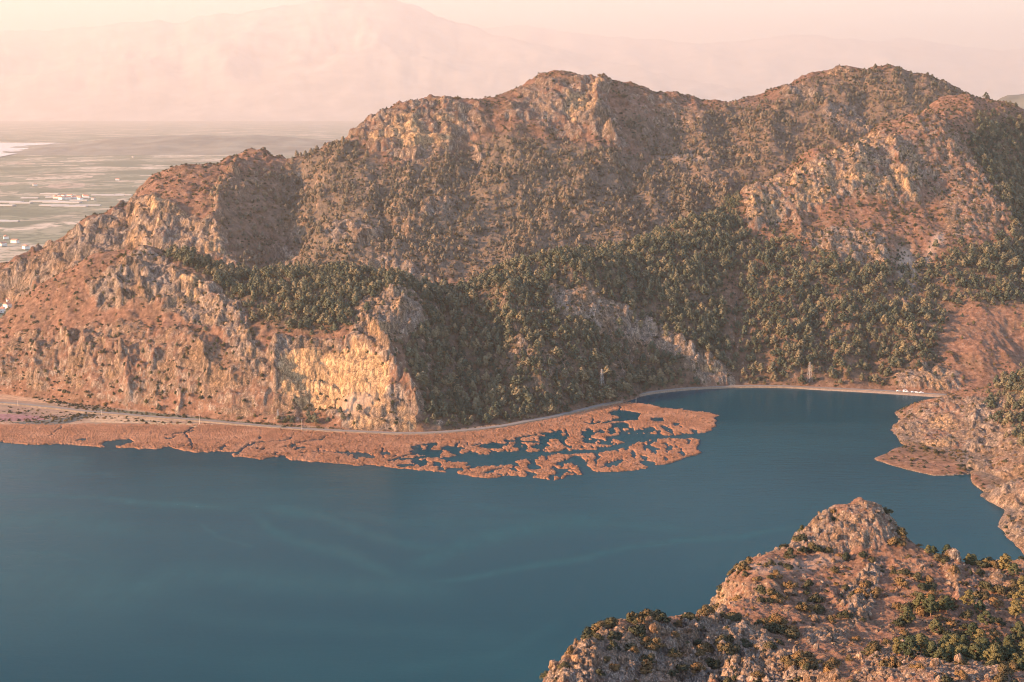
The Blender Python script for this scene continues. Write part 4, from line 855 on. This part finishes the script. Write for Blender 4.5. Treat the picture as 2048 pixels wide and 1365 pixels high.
pb, _, _ = scatter(MID, .008*MID.mask([[(1480, 370), (1900, 200), (2400, 260), (2400, 560), (1480, 500)]], 4)*(.25+.75*clump(MID, 40, 28))*flatish(MID)+.0050*(1-.8*np.clip(MID.lit*1.5, 0, 1))*(.15+.85*clump(MID, 50, 18))*(1-.7*bare), 24)
scr_p = np.concatenate([ps, ps2, ps3]); scr_s = np.concatenate([rng.gamma(2.6, .36, len(ps))+.45, rng.gamma(3, .45, len(ps2))+.6, rng.gamma(3, .26, len(ps3))+.4])
print('pines', len(allp), 'scrub', len(scr_p))
SCRUB = [make_shrub(300+i, M_shrub, per=30, leaf=.13, flat=f) for i, f in enumerate((.8, .95))]
# shrubs of the knoll: the largest as single plants, the rest as ground cover
dn = (.022+.10*clump(NEAR, 11, 31, -.1, .35))*(1-.45*NEAR.rock)*flatish(NEAR)
thin = NEAR.mask([[(1480, 1130), (1600, 1118), (1700, 1112), (1640, 1145), (1520, 1152)], [(1700, 1200), (1800, 1180), (1770, 1280), (1680, 1280)], [(1560, 1275), (1720, 1268), (1740, 1310), (1600, 1320)]], 4)
thick = NEAR.mask([[(1060, 1370), (1100, 1320), (1200, 1255), (1420, 1232), (1560, 1270), (1680, 1330), (1750, 1370)], [(1480, 1245), (1610, 1250), (1610, 1275), (1490, 1270)], [(1420, 1130), (1530, 1125), (1560, 1160), (1420, 1170)], [(1600, 1095), (1760, 1090), (1800, 1040), (1820, 1110), (1700, 1115)], [(1790, 1110), (2060, 1130), (2060, 1300), (1790, 1290)]], 5)
dn = dn*(1-.85*thin)*(1+1.6*thick)
pn, un, vn = scatter(NEAR, dn*.5, 32)
big = rng.gamma(3.2, .32, len(pn))+.45
given = [(1632, 1200, 2.6), (1612, 1190, 1.4), (1577, 1140, 1.9), (1620, 1100, 1.6), (1635, 1108, 2.1), (1655, 1105, 1.6), (1668, 1148, 1.9), (1690, 1180, 1.6), (1705, 1195, 1.8), (1752, 1190, 2.2), (1735, 1170, 1.6), (1515, 1160, 1.5), (1540, 1160, 1.5), (1490, 1150, 1.5), (1462, 1148, 1.6), (1478, 1132, 1.4), (1492, 1128, 1.5), (1511, 1130, 1.3), (1530, 1134, 1.4), (1543, 1132, 1.6), (1560, 1200, 1.9), (1540, 1198, 2.0), (1520, 1205, 1.7), (1575, 1205, 1.3), (1680, 1205, 1.2), (1725, 1250, 1.3), (1548, 1262, 2.0), (1568, 1262, 2.0), (1530, 1258, 1.8), (1600, 1330, 2.4), (1580, 1345, 2.2), (1612, 1345, 2.2), (1305, 1300, 1.7), (1225, 1300, 1.8), (1258, 1305, 1.7), (1290, 1325, 1.8), (1210, 1330, 1.6), (1425, 1335, 2.0), (1450, 1320, 1.9), (1410, 1300, 2.0), (1395, 1345, 1.8), (1145, 1330, 1.3), (1120, 1345, 1.5), (1180, 1290, 1.6), (1205, 1265, 1.4), (1222, 1256, 1.4), (1280, 1258, 1.5), (1297, 1252, 1.5), (1335, 1250, 1.7), (1360, 1248, 1.4), (1800, 1330, 1.5), (1770, 1330, 1.4), (1745, 1318, 1.6), (1700, 1322, 1.3), (1840, 1350, 1.3), (1400, 1255, 1.3), (1440, 1248, 1.5), (1470, 1243, 1.6)]
gp = np.array([surf(NEAR, a, b_) for a, b_, _ in given]); gs = np.array([c for *_, c in given])
sh = in_frame(un, vn); od = np.argsort(np.where(sh, -big/np.hypot(pn[:, 0], pn[:, 1]), 0)); ni = 298-len(given)
near_ind = od[:ni]; rest = np.ones(len(pn), bool); rest[near_ind] = False
shrub_p = np.concatenate([gp, pn[near_ind]]); shrub_s = np.concatenate([gs*.85, np.minimum(big[near_ind], 2.2)*1.0])
shrub_u = np.concatenate([np.array([a for a, *_ in given]), un[near_ind]]); shrub_v = np.concatenate([np.array([b_ for _, b_, _ in given]), vn[near_ind]])
for i, (p, s, u_, v_) in enumerate(zip(shrub_p, shrub_s, shrub_u, shrub_v)):
    k = i % 5; sc = (s*rr_.uniform(.85, 1.2), s*rr_.uniform(.85, 1.2), s*rr_.uniform(.85, 1.15))
    if i < 5: o = BUSH[i]
    else: o = BUSH[k].copy(); COL.objects.link(o)
    o.location = p-np.array([0, 0, .12]); o.rotation_euler = (rr_.uniform(-.1, .1), rr_.uniform(-.1, .1), rr_.uniform(0, 6.28)); o.scale = sc
    if v_ > 1232 and u_ < 1520: lab, grp = 'rusty brown bush among the sunlit rocks of the nearest ridge', 'bushes on the nearest ridge'
    elif v_ < 1112 and u_ < 1830: lab, grp = 'dark bush on the domed rocky top of the near knoll', 'bushes on the knoll top'
    elif u_ < 1500 and v_ < 1232: lab, grp = 'dark bush along the cliff edge left of the knoll', 'bushes along the cliff edge'
    elif v_ > 1262: lab, grp = 'low bush in the stony hollow behind the nearest ridge', 'bushes in the stony hollow'
    elif u_ > 1780: lab, grp = 'bush on the steep rocky slope right of the knoll', 'bushes right of the knoll'
    else: lab, grp = 'dark green bush on the reddish dry slope below the knoll top', 'bushes on the dry slope'
    tag(o, lab, 'bush', grp)
cover_of('low_scrub', '', np.concatenate([pn[rest], pn[od[:0]]])-np.array([0, 0, .05]), big[rest]*.6, BUSH, 33)
M_tuft = leaf_mat('dry_tufts', (.10, .07, .045), (.19, .13, .085), (.28, .2, .13))
tuft_p, _, _ = scatter(NEAR, .30*(1-.55*NEAR.rock)*(.25+.75*clump(NEAR, 6, 61)), 62)
TUFT = make_shrub(400, M_tuft, per=16, leaf=.13, flat=.75, name='grass_tuft'); TUFT.location = surf(NEAR, 1655, 1240); TUFT.scale = (.4, .4, .4)
tag(TUFT, 'small tuft of dry grass on the reddish slope between the knoll and the ridge', 'grass tuft')
print('tufts', len(tuft_p))
cover_of('dry_grass', '', tuft_p-np.array([0, 0, .03]), rng.gamma(4, .06, len(tuft_p))+.12, [TUFT], 63, (.5, 1.1))
RV = reeds.data; rco = np.empty(len(RV.vertices)*3, np.float32); RV.vertices.foreach_get('co', rco); rco = rco.reshape(-1, 3)
cand = rco[rco[:, 2] > .45]; cu_, cv_ = proj(*cand.T); cand = cand[(cu_ > 560)|(cv_ > 885)]; rk = np.random.default_rng(71); wt_ = 1/np.maximum(np.interp(cand[:, 1], [1050, 1500], [1, .55]), .1); cand = cand[rk.choice(len(cand), 9000, replace=False)]
M_blade = leaf_mat('reed_blades', (.15, .074, .042), (.26, .13, .075), (.36, .205, .125))
REEDS = make_shrub(410, M_blade, per=12, leaf=.2, flat=1.0, name='reed_clump'); REEDS.location = ground(1436, 832, 0); REEDS.scale = (1.6, 1.2, 1.0)
tag(REEDS, 'lone clump of dry reeds in the water off the right tip of the reed bed', 'reed clump')
cover_of('reed_thicket', '', cand-np.array([0, 0, .5]), rk.gamma(5, .11, len(cand))+.22, [REEDS], 72, (.6, 1.0))
cover_of('hill_scrub', '', scr_p-np.array([0, 0, .2]), scr_s, BUSH[:3], 34, (.7, 1.2))
for s_ in SCRUB: bpy.data.objects.remove(s_)
pb = np.concatenate([pb, pb2]); bs_ = rng.uniform(.26, .58, len(pb)); cover_of('dark_bushes', '', pb-np.stack([0*bs_, 0*bs_, bs_*2.3], 1), bs_, [next(c for c in t.children if c.name.startswith('crown')) for t in NPINES[:3]], 35, (.75, 1.0))
# ------------------------------------------------------------------ poles, pylons, vehicles, buildings, boulders
def mb():
    return [], []
def bar(m_, a, b_, r, n=5, r2=None):
    a, b_ = Vector(a), Vector(b_); d = (b_-a).normalized(); x = d.orthogonal().normalized(); y = d.cross(x); V, F = m_; o = len(V); r2 = r if r2 is None else r2
    for p, q in ((a, r), (b_, r2)):
        for k in range(n): t = 2*math.pi*k/n; V.append(tuple(p+x*q*math.cos(t)+y*q*math.sin(t)))
    for k in range(n): F.append((o+k, o+(k+1) % n, o+n+(k+1) % n, o+n+k))
    F.append(tuple(range(o+n-1, o-1, -1))); F.append(tuple(range(o+n, o+2*n)))
def bx(m_, lo, hi):
    V, F = m_; o = len(V)
    for x in (lo[0], hi[0]):
        for y in (lo[1], hi[1]):
            for z in (lo[2], hi[2]): V.append((x, y, z))
    F += [tuple(o+i for i in f) for f in ((0, 1, 3, 2), (4, 6, 7, 5), (0, 4, 5, 1), (2, 3, 7, 6), (0, 2, 6, 4), (1, 5, 7, 3))]
M_post = simple_mat('weathered_concrete', (.55, .44, .34), .9, .15, 1.5); M_steel = simple_mat('galvanised_steel', (.3, .28, .26), .6, .1, 2)
M_porc = simple_mat('insulator', (.25, .12, .08), .3); M_white = simple_mat('white_paint', (.8, .78, .75), .35, .03); M_glass = simple_mat('dark_glass', (.03, .035, .04), .1); M_tyre = simple_mat('tyre', (.03, .03, .03), .9)
def hill_foot(u, v):
    p = ground(u, v, .4); return p
def pole(u, v, h, label):
    x, y, z = ground(u, v, .3); t = empty('utility_pole', (x, y, z-.3), .35)
    a = mb(); bar(a, (0, 0, 0), (0, 0, h), .2, 7, .13); mesh_py('post', *a, M_post, t)
    a = mb(); bx(a, (-1.1, -.08, h-.75), (1.1, .08, h-.55)); bar(a, (-.7, .0, h-.6), (0, 0, h-1.5), .04, 4); bar(a, (.7, .0, h-.6), (0, 0, h-1.5), .04, 4); mesh_py('crossarm', *a, M_steel, t)
    for q in (-.95, 0, .95):
        a = mb(); zz = h-.55 if q else h
        bar(a, (q, 0, zz), (q, 0, zz+.16), .09, 6, .05); bar(a, (q, 0, zz+.16), (q, 0, zz+.3), .07, 6, .05); mesh_py('insulator', *a, M_porc, t)
    return tag(t, label, 'utility pole', 'utility poles along the lakeshore road')
pole(36, 813, 7.5, 'leftmost utility pole, in the meadow near the left edge of the photo'); pole(203, 831, 6, 'short utility pole beside the track junction on the marsh')
pole(399, 849, 10.5, 'tall pale utility pole on the marsh below the ribbed grey cliff'); pole(604, 862, 11.5, 'tall pale utility pole in front of the bushes left of the quarry floor')
pole(776, 864, 8, 'utility pole at the foot of the quarry heap'); pole(820, 867, 11, 'utility pole at the rocky corner right of the quarry')
pole(1097, 832, 9, 'pale utility pole at the roadside below the wooded slope'); pole(1272, 806, 6, 'lone utility pole at the tip of the reed bed where the bay begins')
def pylon(p, h, label):
    t = empty('lattice_pylon', p, .6); b0, b1 = h*.11, h*.02; a = mb()
    cor = lambda f, i: (((-1, 1, 1, -1)[i])*(b0+(b1-b0)*f), ((-1, -1, 1, 1)[i])*(b0+(b1-b0)*f), h*f)
    lv = [0, .2, .37, .51, .63, .73, .82, .91, 1]
    for i in range(4):
        bar(a, cor(0, i), cor(1, i), .11, 4)
        for f, g in zip(lv[:-1], lv[1:]): bar(a, cor(f, i), cor(g, (i+1) % 4), .06, 4); bar(a, cor(f, (i+1) % 4), cor(g, i), .06, 4); bar(a, cor(g, i), cor(g, (i+1) % 4), .05, 4)
    mesh_py('tower', *a, M_steel, t)
    for f, l in ((.72, .17), (.84, .14), (.96, .10)):
        a = mb(); bar(a, (-h*l, 0, h*f), (h*l, 0, h*f), .1, 4); bar(a, (-h*l, 0, h*f), (0, 0, h*(f+.05)), .07, 4); bar(a, (h*l, 0, h*f), (0, 0, h*(f+.05)), .07, 4)
        c_ = mesh_py('crossarm', *a, M_steel, t)
        for q in (-1, 1): a = mb(); bar(a, (q*h*l, 0, h*f-1.4), (q*h*l, 0, h*f), .1, 5); mesh_py('insulator', *a, M_porc, c_)
    return tag(t, label, 'pylon')
pylon(surf(MID, 1204, 772), 18, 'grey lattice pylon on the dark shaded wooded slope left of the bay'); pylon(surf(MID, 1618, 766), 22, 'pale lattice pylon on the sunlit slope behind the far shore of the bay'); pylon(surf(MID, 555, 842), 10, 'small grey lattice pylon against the rock left of the quarry')

def vehicle(u, v, kind, label, turn):
    x, y, z = ground(u, v, 1.65); t = empty({'van': 'van', 'car': 'parked_car'}[kind], (x, y, 1.66), turn)
    L, W, hh = (5.4, 2.0, 2.3) if kind == 'van' else (4.3, 1.75, 1.45); W /= 2
    prof = [(-L/2, .35), (L/2, .35), (L/2, hh*.5), (L*.36, hh*.56), (L*.2, hh*.97), (-L*.46, hh), (-L/2, hh*.6)] if kind == 'van' else [(-L/2, .35), (L/2, .35), (L/2, .72), (L*.25, .88), (L*.08, 1.42), (-L*.28, 1.45), (-L*.43, .95), (-L/2, .9)]
    n = len(prof); V = [(px, -W, pz) for px, pz in prof]+[(px, W, pz) for px, pz in prof]
    body = mesh_py('body', V, [tuple(range(n)), tuple(range(2*n-1, n-1, -1))]+[(i, i+n, (i+1) % n+n, (i+1) % n) for i in range(n)], M_white, t)
    for s_ in (-1, 1):
        yy = s_*(W+.01); w0 = [(-L*.3, hh*.62), (L*.18, hh*.62), (L*.1, hh*.9), (-L*.25, hh*.92)]
        mesh_py('window', [(a_, yy, b_) for a_, b_ in w0]+[(a_, yy-s_*.03, b_) for a_, b_ in w0], [(0, 1, 2, 3), (7, 6, 5, 4)]+[(i, i+4, (i+1) % 4+4, (i+1) % 4) for i in range(4)], M_glass, t)
    for sx in (-.31, .31):
        for sy in (-1, 1): a = mb(); bar(a, (L*sx, sy*(W-.2), .34), (L*sx, sy*(W+.02), .34), .34, 12); mesh_py('wheel', *a, M_tyre, t)
    return tag(t, label, 'van' if kind == 'van' else 'car', 'vehicles parked along the far shore road')
vehicle(1797, 783.5, 'car', 'small white car on the far shore road, leftmost of the parked vehicles', .1)
vehicle(1811, 784.3, 'van', 'large white van parked on the far shore road, the biggest of the vehicles', 0); vehicle(1826, 785.5, 'car', 'white car just right of the large white van', .15)
vehicle(1834, 786, 'car', 'white car in the middle of the three cars right of the van', -.1); vehicle(1843, 786.5, 'car', 'rightmost white car parked on the far shore road', .1)

M_wall = simple_mat('plaster', (.72, .66, .58), .9, .08, .4); M_roof = simple_mat('roof_tiles', (.42, .2, .13), .9, .2, .6); M_green = simple_mat('greenhouse_sheet', (.36, .33, .29), .6, .05, .2)
def house(loc, rz, L, W, h, label, group):
    t = empty('house', loc, rz); a = mb(); bx(a, (-L/2, -W/2, -.5), (L/2, W/2, h)); mesh_py('wall', *a, M_wall, t)
    e = .4; V = [(-L/2-e, -W/2-e, h+.003), (L/2+e, -W/2-e, h+.003), (L/2+e, W/2+e, h+.003), (-L/2-e, W/2+e, h+.003), (-L/2-e, 0, h+W*.28), (L/2+e, 0, h+W*.28)]
    mesh_py('roof', V, [(0, 1, 5, 4), (2, 3, 4, 5), (1, 2, 5), (3, 0, 4), (3, 2, 1, 0)], M_roof, t)
    for q in np.arange(-L/2+1.5, L/2-1, 2.6):
        a = mb(); bx(a, (q-.5, -W/2-.03, 1.0), (q+.5, -W/2+.05, 2.3)); mesh_py('window', *a, M_glass, t)
    return tag(t, label, 'house', group)
hr = random.Random(12)
for i in range(13):
    x, y, z = ground(hr.uniform(-30, 45), hr.uniform(603, 632), 2.5); house((x, y, z), hr.uniform(0, 3), hr.uniform(9, 15), hr.uniform(7, 10), hr.uniform(3.2, 6.5), 'pale house in the village behind the left foot of the cliffs', 'village houses at the left edge')
for i in range(16):
    x, y, z = ground(hr.uniform(110, 195), hr.uniform(392, 400), 2.5); house((x, y, z), hr.uniform(0, 3), hr.uniform(12, 22), hr.uniform(9, 13), hr.uniform(4, 8), 'distant house in the hamlet on the hazy plain', 'hamlet houses on the hazy plain')
for i, (u_, v_) in enumerate([(52, 498), (12, 478), (30, 486), (5, 492), (235, 361), (340, 305), (266, 315), (70, 372)]):
    x, y, z = ground(u_, v_, 2.5); house((x, y, z), hr.uniform(0, 3), 16, 11, 6, 'solitary pale farmhouse among the fields of the plain', 'farmhouses on the plain')
def greenhouse(loc, rz, L, n):
    W = 9.0; h = 3.2; V, F = [], []; m_ = 7
    for b_ in range(n):
        o = len(V)
        for s_ in (-L/2, L/2):
            for k in range(m_): t_ = math.pi*k/(m_-1); V.append((s_, (b_-n/2+.5)*W*1.004-math.cos(t_)*W/2, 1.6*(0 < k < m_-1)+h*.75*math.sin(t_)-(.5 if k in (0, m_-1) else 0)))
        F += [(o+k, o+m_+k, o+m_+k+1, o+k+1) for k in range(m_-1)]+[tuple(range(o, o+m_)), tuple(range(o+2*m_-1, o+m_-1, -1))]
    o = mesh_py('greenhouse', V, F, M_green); o.location = loc; o.rotation_euler = (0, 0, rz)
    return tag(o, 'long white greenhouse in the bright rows on the hazy plain', 'greenhouse', 'greenhouses on the hazy plain')
for u_, v_, L, n in [(-40, 404, 90, 3), (-10, 405, 80, 3), (18, 405, 90, 4), (42, 407, 70, 3), (-30, 411, 90, 3), (5, 412, 80, 3), (88, 404, 90, 3), (112, 405, 80, 4), (135, 406, 90, 3), (158, 402, 60, 2), (108, 412, 90, 3), (132, 413, 90, 3), (152, 414, 70, 2), (176, 412, 80, 2), (100, 389, 70, 2), (112, 396, 70, 2), (206, 391, 80, 2), (226, 392, 80, 2), (248, 391, 60, 2), (-5, 443, 60, 2), (15, 444, 60, 2), (150, 398, 60, 2), (-60, 396, 90, 3), (60, 397, 60, 2)]:
    x, y, z = ground(u_, v_, 2.5); greenhouse((x, y, z), hr.uniform(-.12, .12), L, n)

def boulder(u, v, r, h, label, group=None, seed=0, name='boulder', lean=0):
    p = surf(NEAR, u, v); n, k = 30, 22; V = []
    th, ph = np.meshgrid(np.linspace(0, 2*math.pi, n, endpoint=False), np.linspace(.02, math.pi-.02, k), indexing='ij')
    d = np.stack([np.sin(ph)*np.cos(th), np.sin(ph)*np.sin(th), np.cos(ph)], -1)
    o_ = seed*13.7; rr = .85+.28*ridged(d[..., 0]*1.5+o_, d[..., 1]*1.5+d[..., 2]*1.1, 4, seed)+.22*perlin2(d[..., 0]*1.3+o_, d[..., 2]*1.3+d[..., 1], seed+1)
    P = d*rr[..., None]*np.array([r, r*.85, h]); P[..., 0] += lean*P[..., 2]; P = P.reshape(-1, 3); P += p+np.array([0, 0, h*.25])
    F = [(i*k+j, i*k+j+1, ((i+1) % n)*k+j+1, ((i+1) % n)*k+j) for i in range(n) for j in range(k-1)]
    V_ = P-p; o = mesh_np(name, V_, np.array(F), M_near); o.location = p; set_cover(o, np.tile([1, 0, 0, 1], (len(V_), 1)))
    return tag(o, label, 'boulder', group)
boulder(1141, 1322, 1.9, 2.0, 'large grey boulder with a shaded hollow at the left end of the nearest ridge', seed=1)
boulder(1592, 1312, .7, 1.9, 'pointed pale rock spire standing in the stony hollow, taller of the pair', seed=2, lean=-.1); boulder(1600, 1314, .8, 1.3, 'shorter pale rock leaning beside the pointed spire in the stony hollow', seed=3)
boulder(1581, 1186, 1.7, 1.2, 'rounded grey boulder between two dark bushes on the dry slope', seed=4)
boulder(1903, 1104, 2.4, 2.6, 'tall rock outcrop with pines on top against the water at the right', seed=5); boulder(1908, 1125, 1.8, 2.4, 'lower part of the rock outcrop, directly under the tall one with pines', seed=6)
boulder(1602, 1086, 2.2, 2.4, 'steep rock slab on the left shoulder of the domed knoll', seed=7); boulder(1995, 1160, 2.2, 1.5, 'broad pale boulder on the steep slope near the right edge', seed=8)
boulder(2020, 1180, 1.6, 1.2, 'small pale boulder just below the broad one near the right edge', seed=9)
for i, (u_, v_, r_, h_) in enumerate([(1110, 1345, 1.1, 1.0), (1170, 1308, 1.2, 1.0), (1230, 1290, .9, .8), (1260, 1345, 1.2, 1.1), (1310, 1345, 1.0, 1.2), (1385, 1320, 1.1, 1.2), (1432, 1292, 1.2, 1.4), (1445, 1305, .9, 1.2), (1470, 1345, 1.1, 1.3), (1500, 1330, .9, .8), (1520, 1300, .9, .9), (1395, 1262, .9, .8), (1350, 1270, .8, .7), (1490, 1290, .8, .8), (1540, 1340, 1.0, .9), (1205, 1275, .9, .8)]):
    boulder(u_, v_, r_, h_, 'weathered grey rock jutting from the nearest ridge among rusty bushes', 'rocks on the nearest ridge', seed=20+i, name='rock')
STONES = [o for o in bpy.data.objects if o.name.startswith('rock') and o.type == 'MESH' and o.get('category') == 'boulder'][:4]
st_p, _, _ = scatter(NEAR, (.05+.28*NEAR.rock)*(.2+.8*clump(NEAR, 5, 81, -.1, .3)), 82)
print('stones', len(st_p)); r82 = np.random.default_rng(83)
cover_of('loose_stones', '', st_p-np.array([0, 0, .05]), np.clip(r82.gamma(2.2, .14, len(st_p)), .1, .9), STONES, 84, (.6, 1.5))
# ------------------------------------------------------------------ haze over the whole valley
def box(name, lo, hi):
    x0, y0, z0 = lo; x1, y1, z1 = hi
    V = [(x, y, z) for x in (x0, x1) for y in (y0, y1) for z in (z0, z1)]
    F = [(0, 1, 3, 2), (4, 6, 7, 5), (0, 4, 5, 1), (2, 3, 7, 6), (0, 2, 6, 4), (1, 5, 7, 3)]
    return mesh_py(name, V, F)
hz = box('haze', (-140000, -3000, -52), (140000, 125000, 7200)); hz['kind'] = 'stuff'
m = bpy.data.materials.new('haze_air'); m.use_nodes = True; nt = m.node_tree; nt.nodes.clear()
out = nt.nodes.new('ShaderNodeOutputMaterial'); pv = nt.nodes.new('ShaderNodeVolumePrincipled')
pv.inputs['Density'].default_value = HAZE_DENSITY; pv.inputs['Color'].default_value = (*HAZE_COLOR, 1); pv.inputs['Anisotropy'].default_value = HAZE_G
nt.links.new(pv.outputs[0], out.inputs['Volume']); hz.data.materials.append(m)
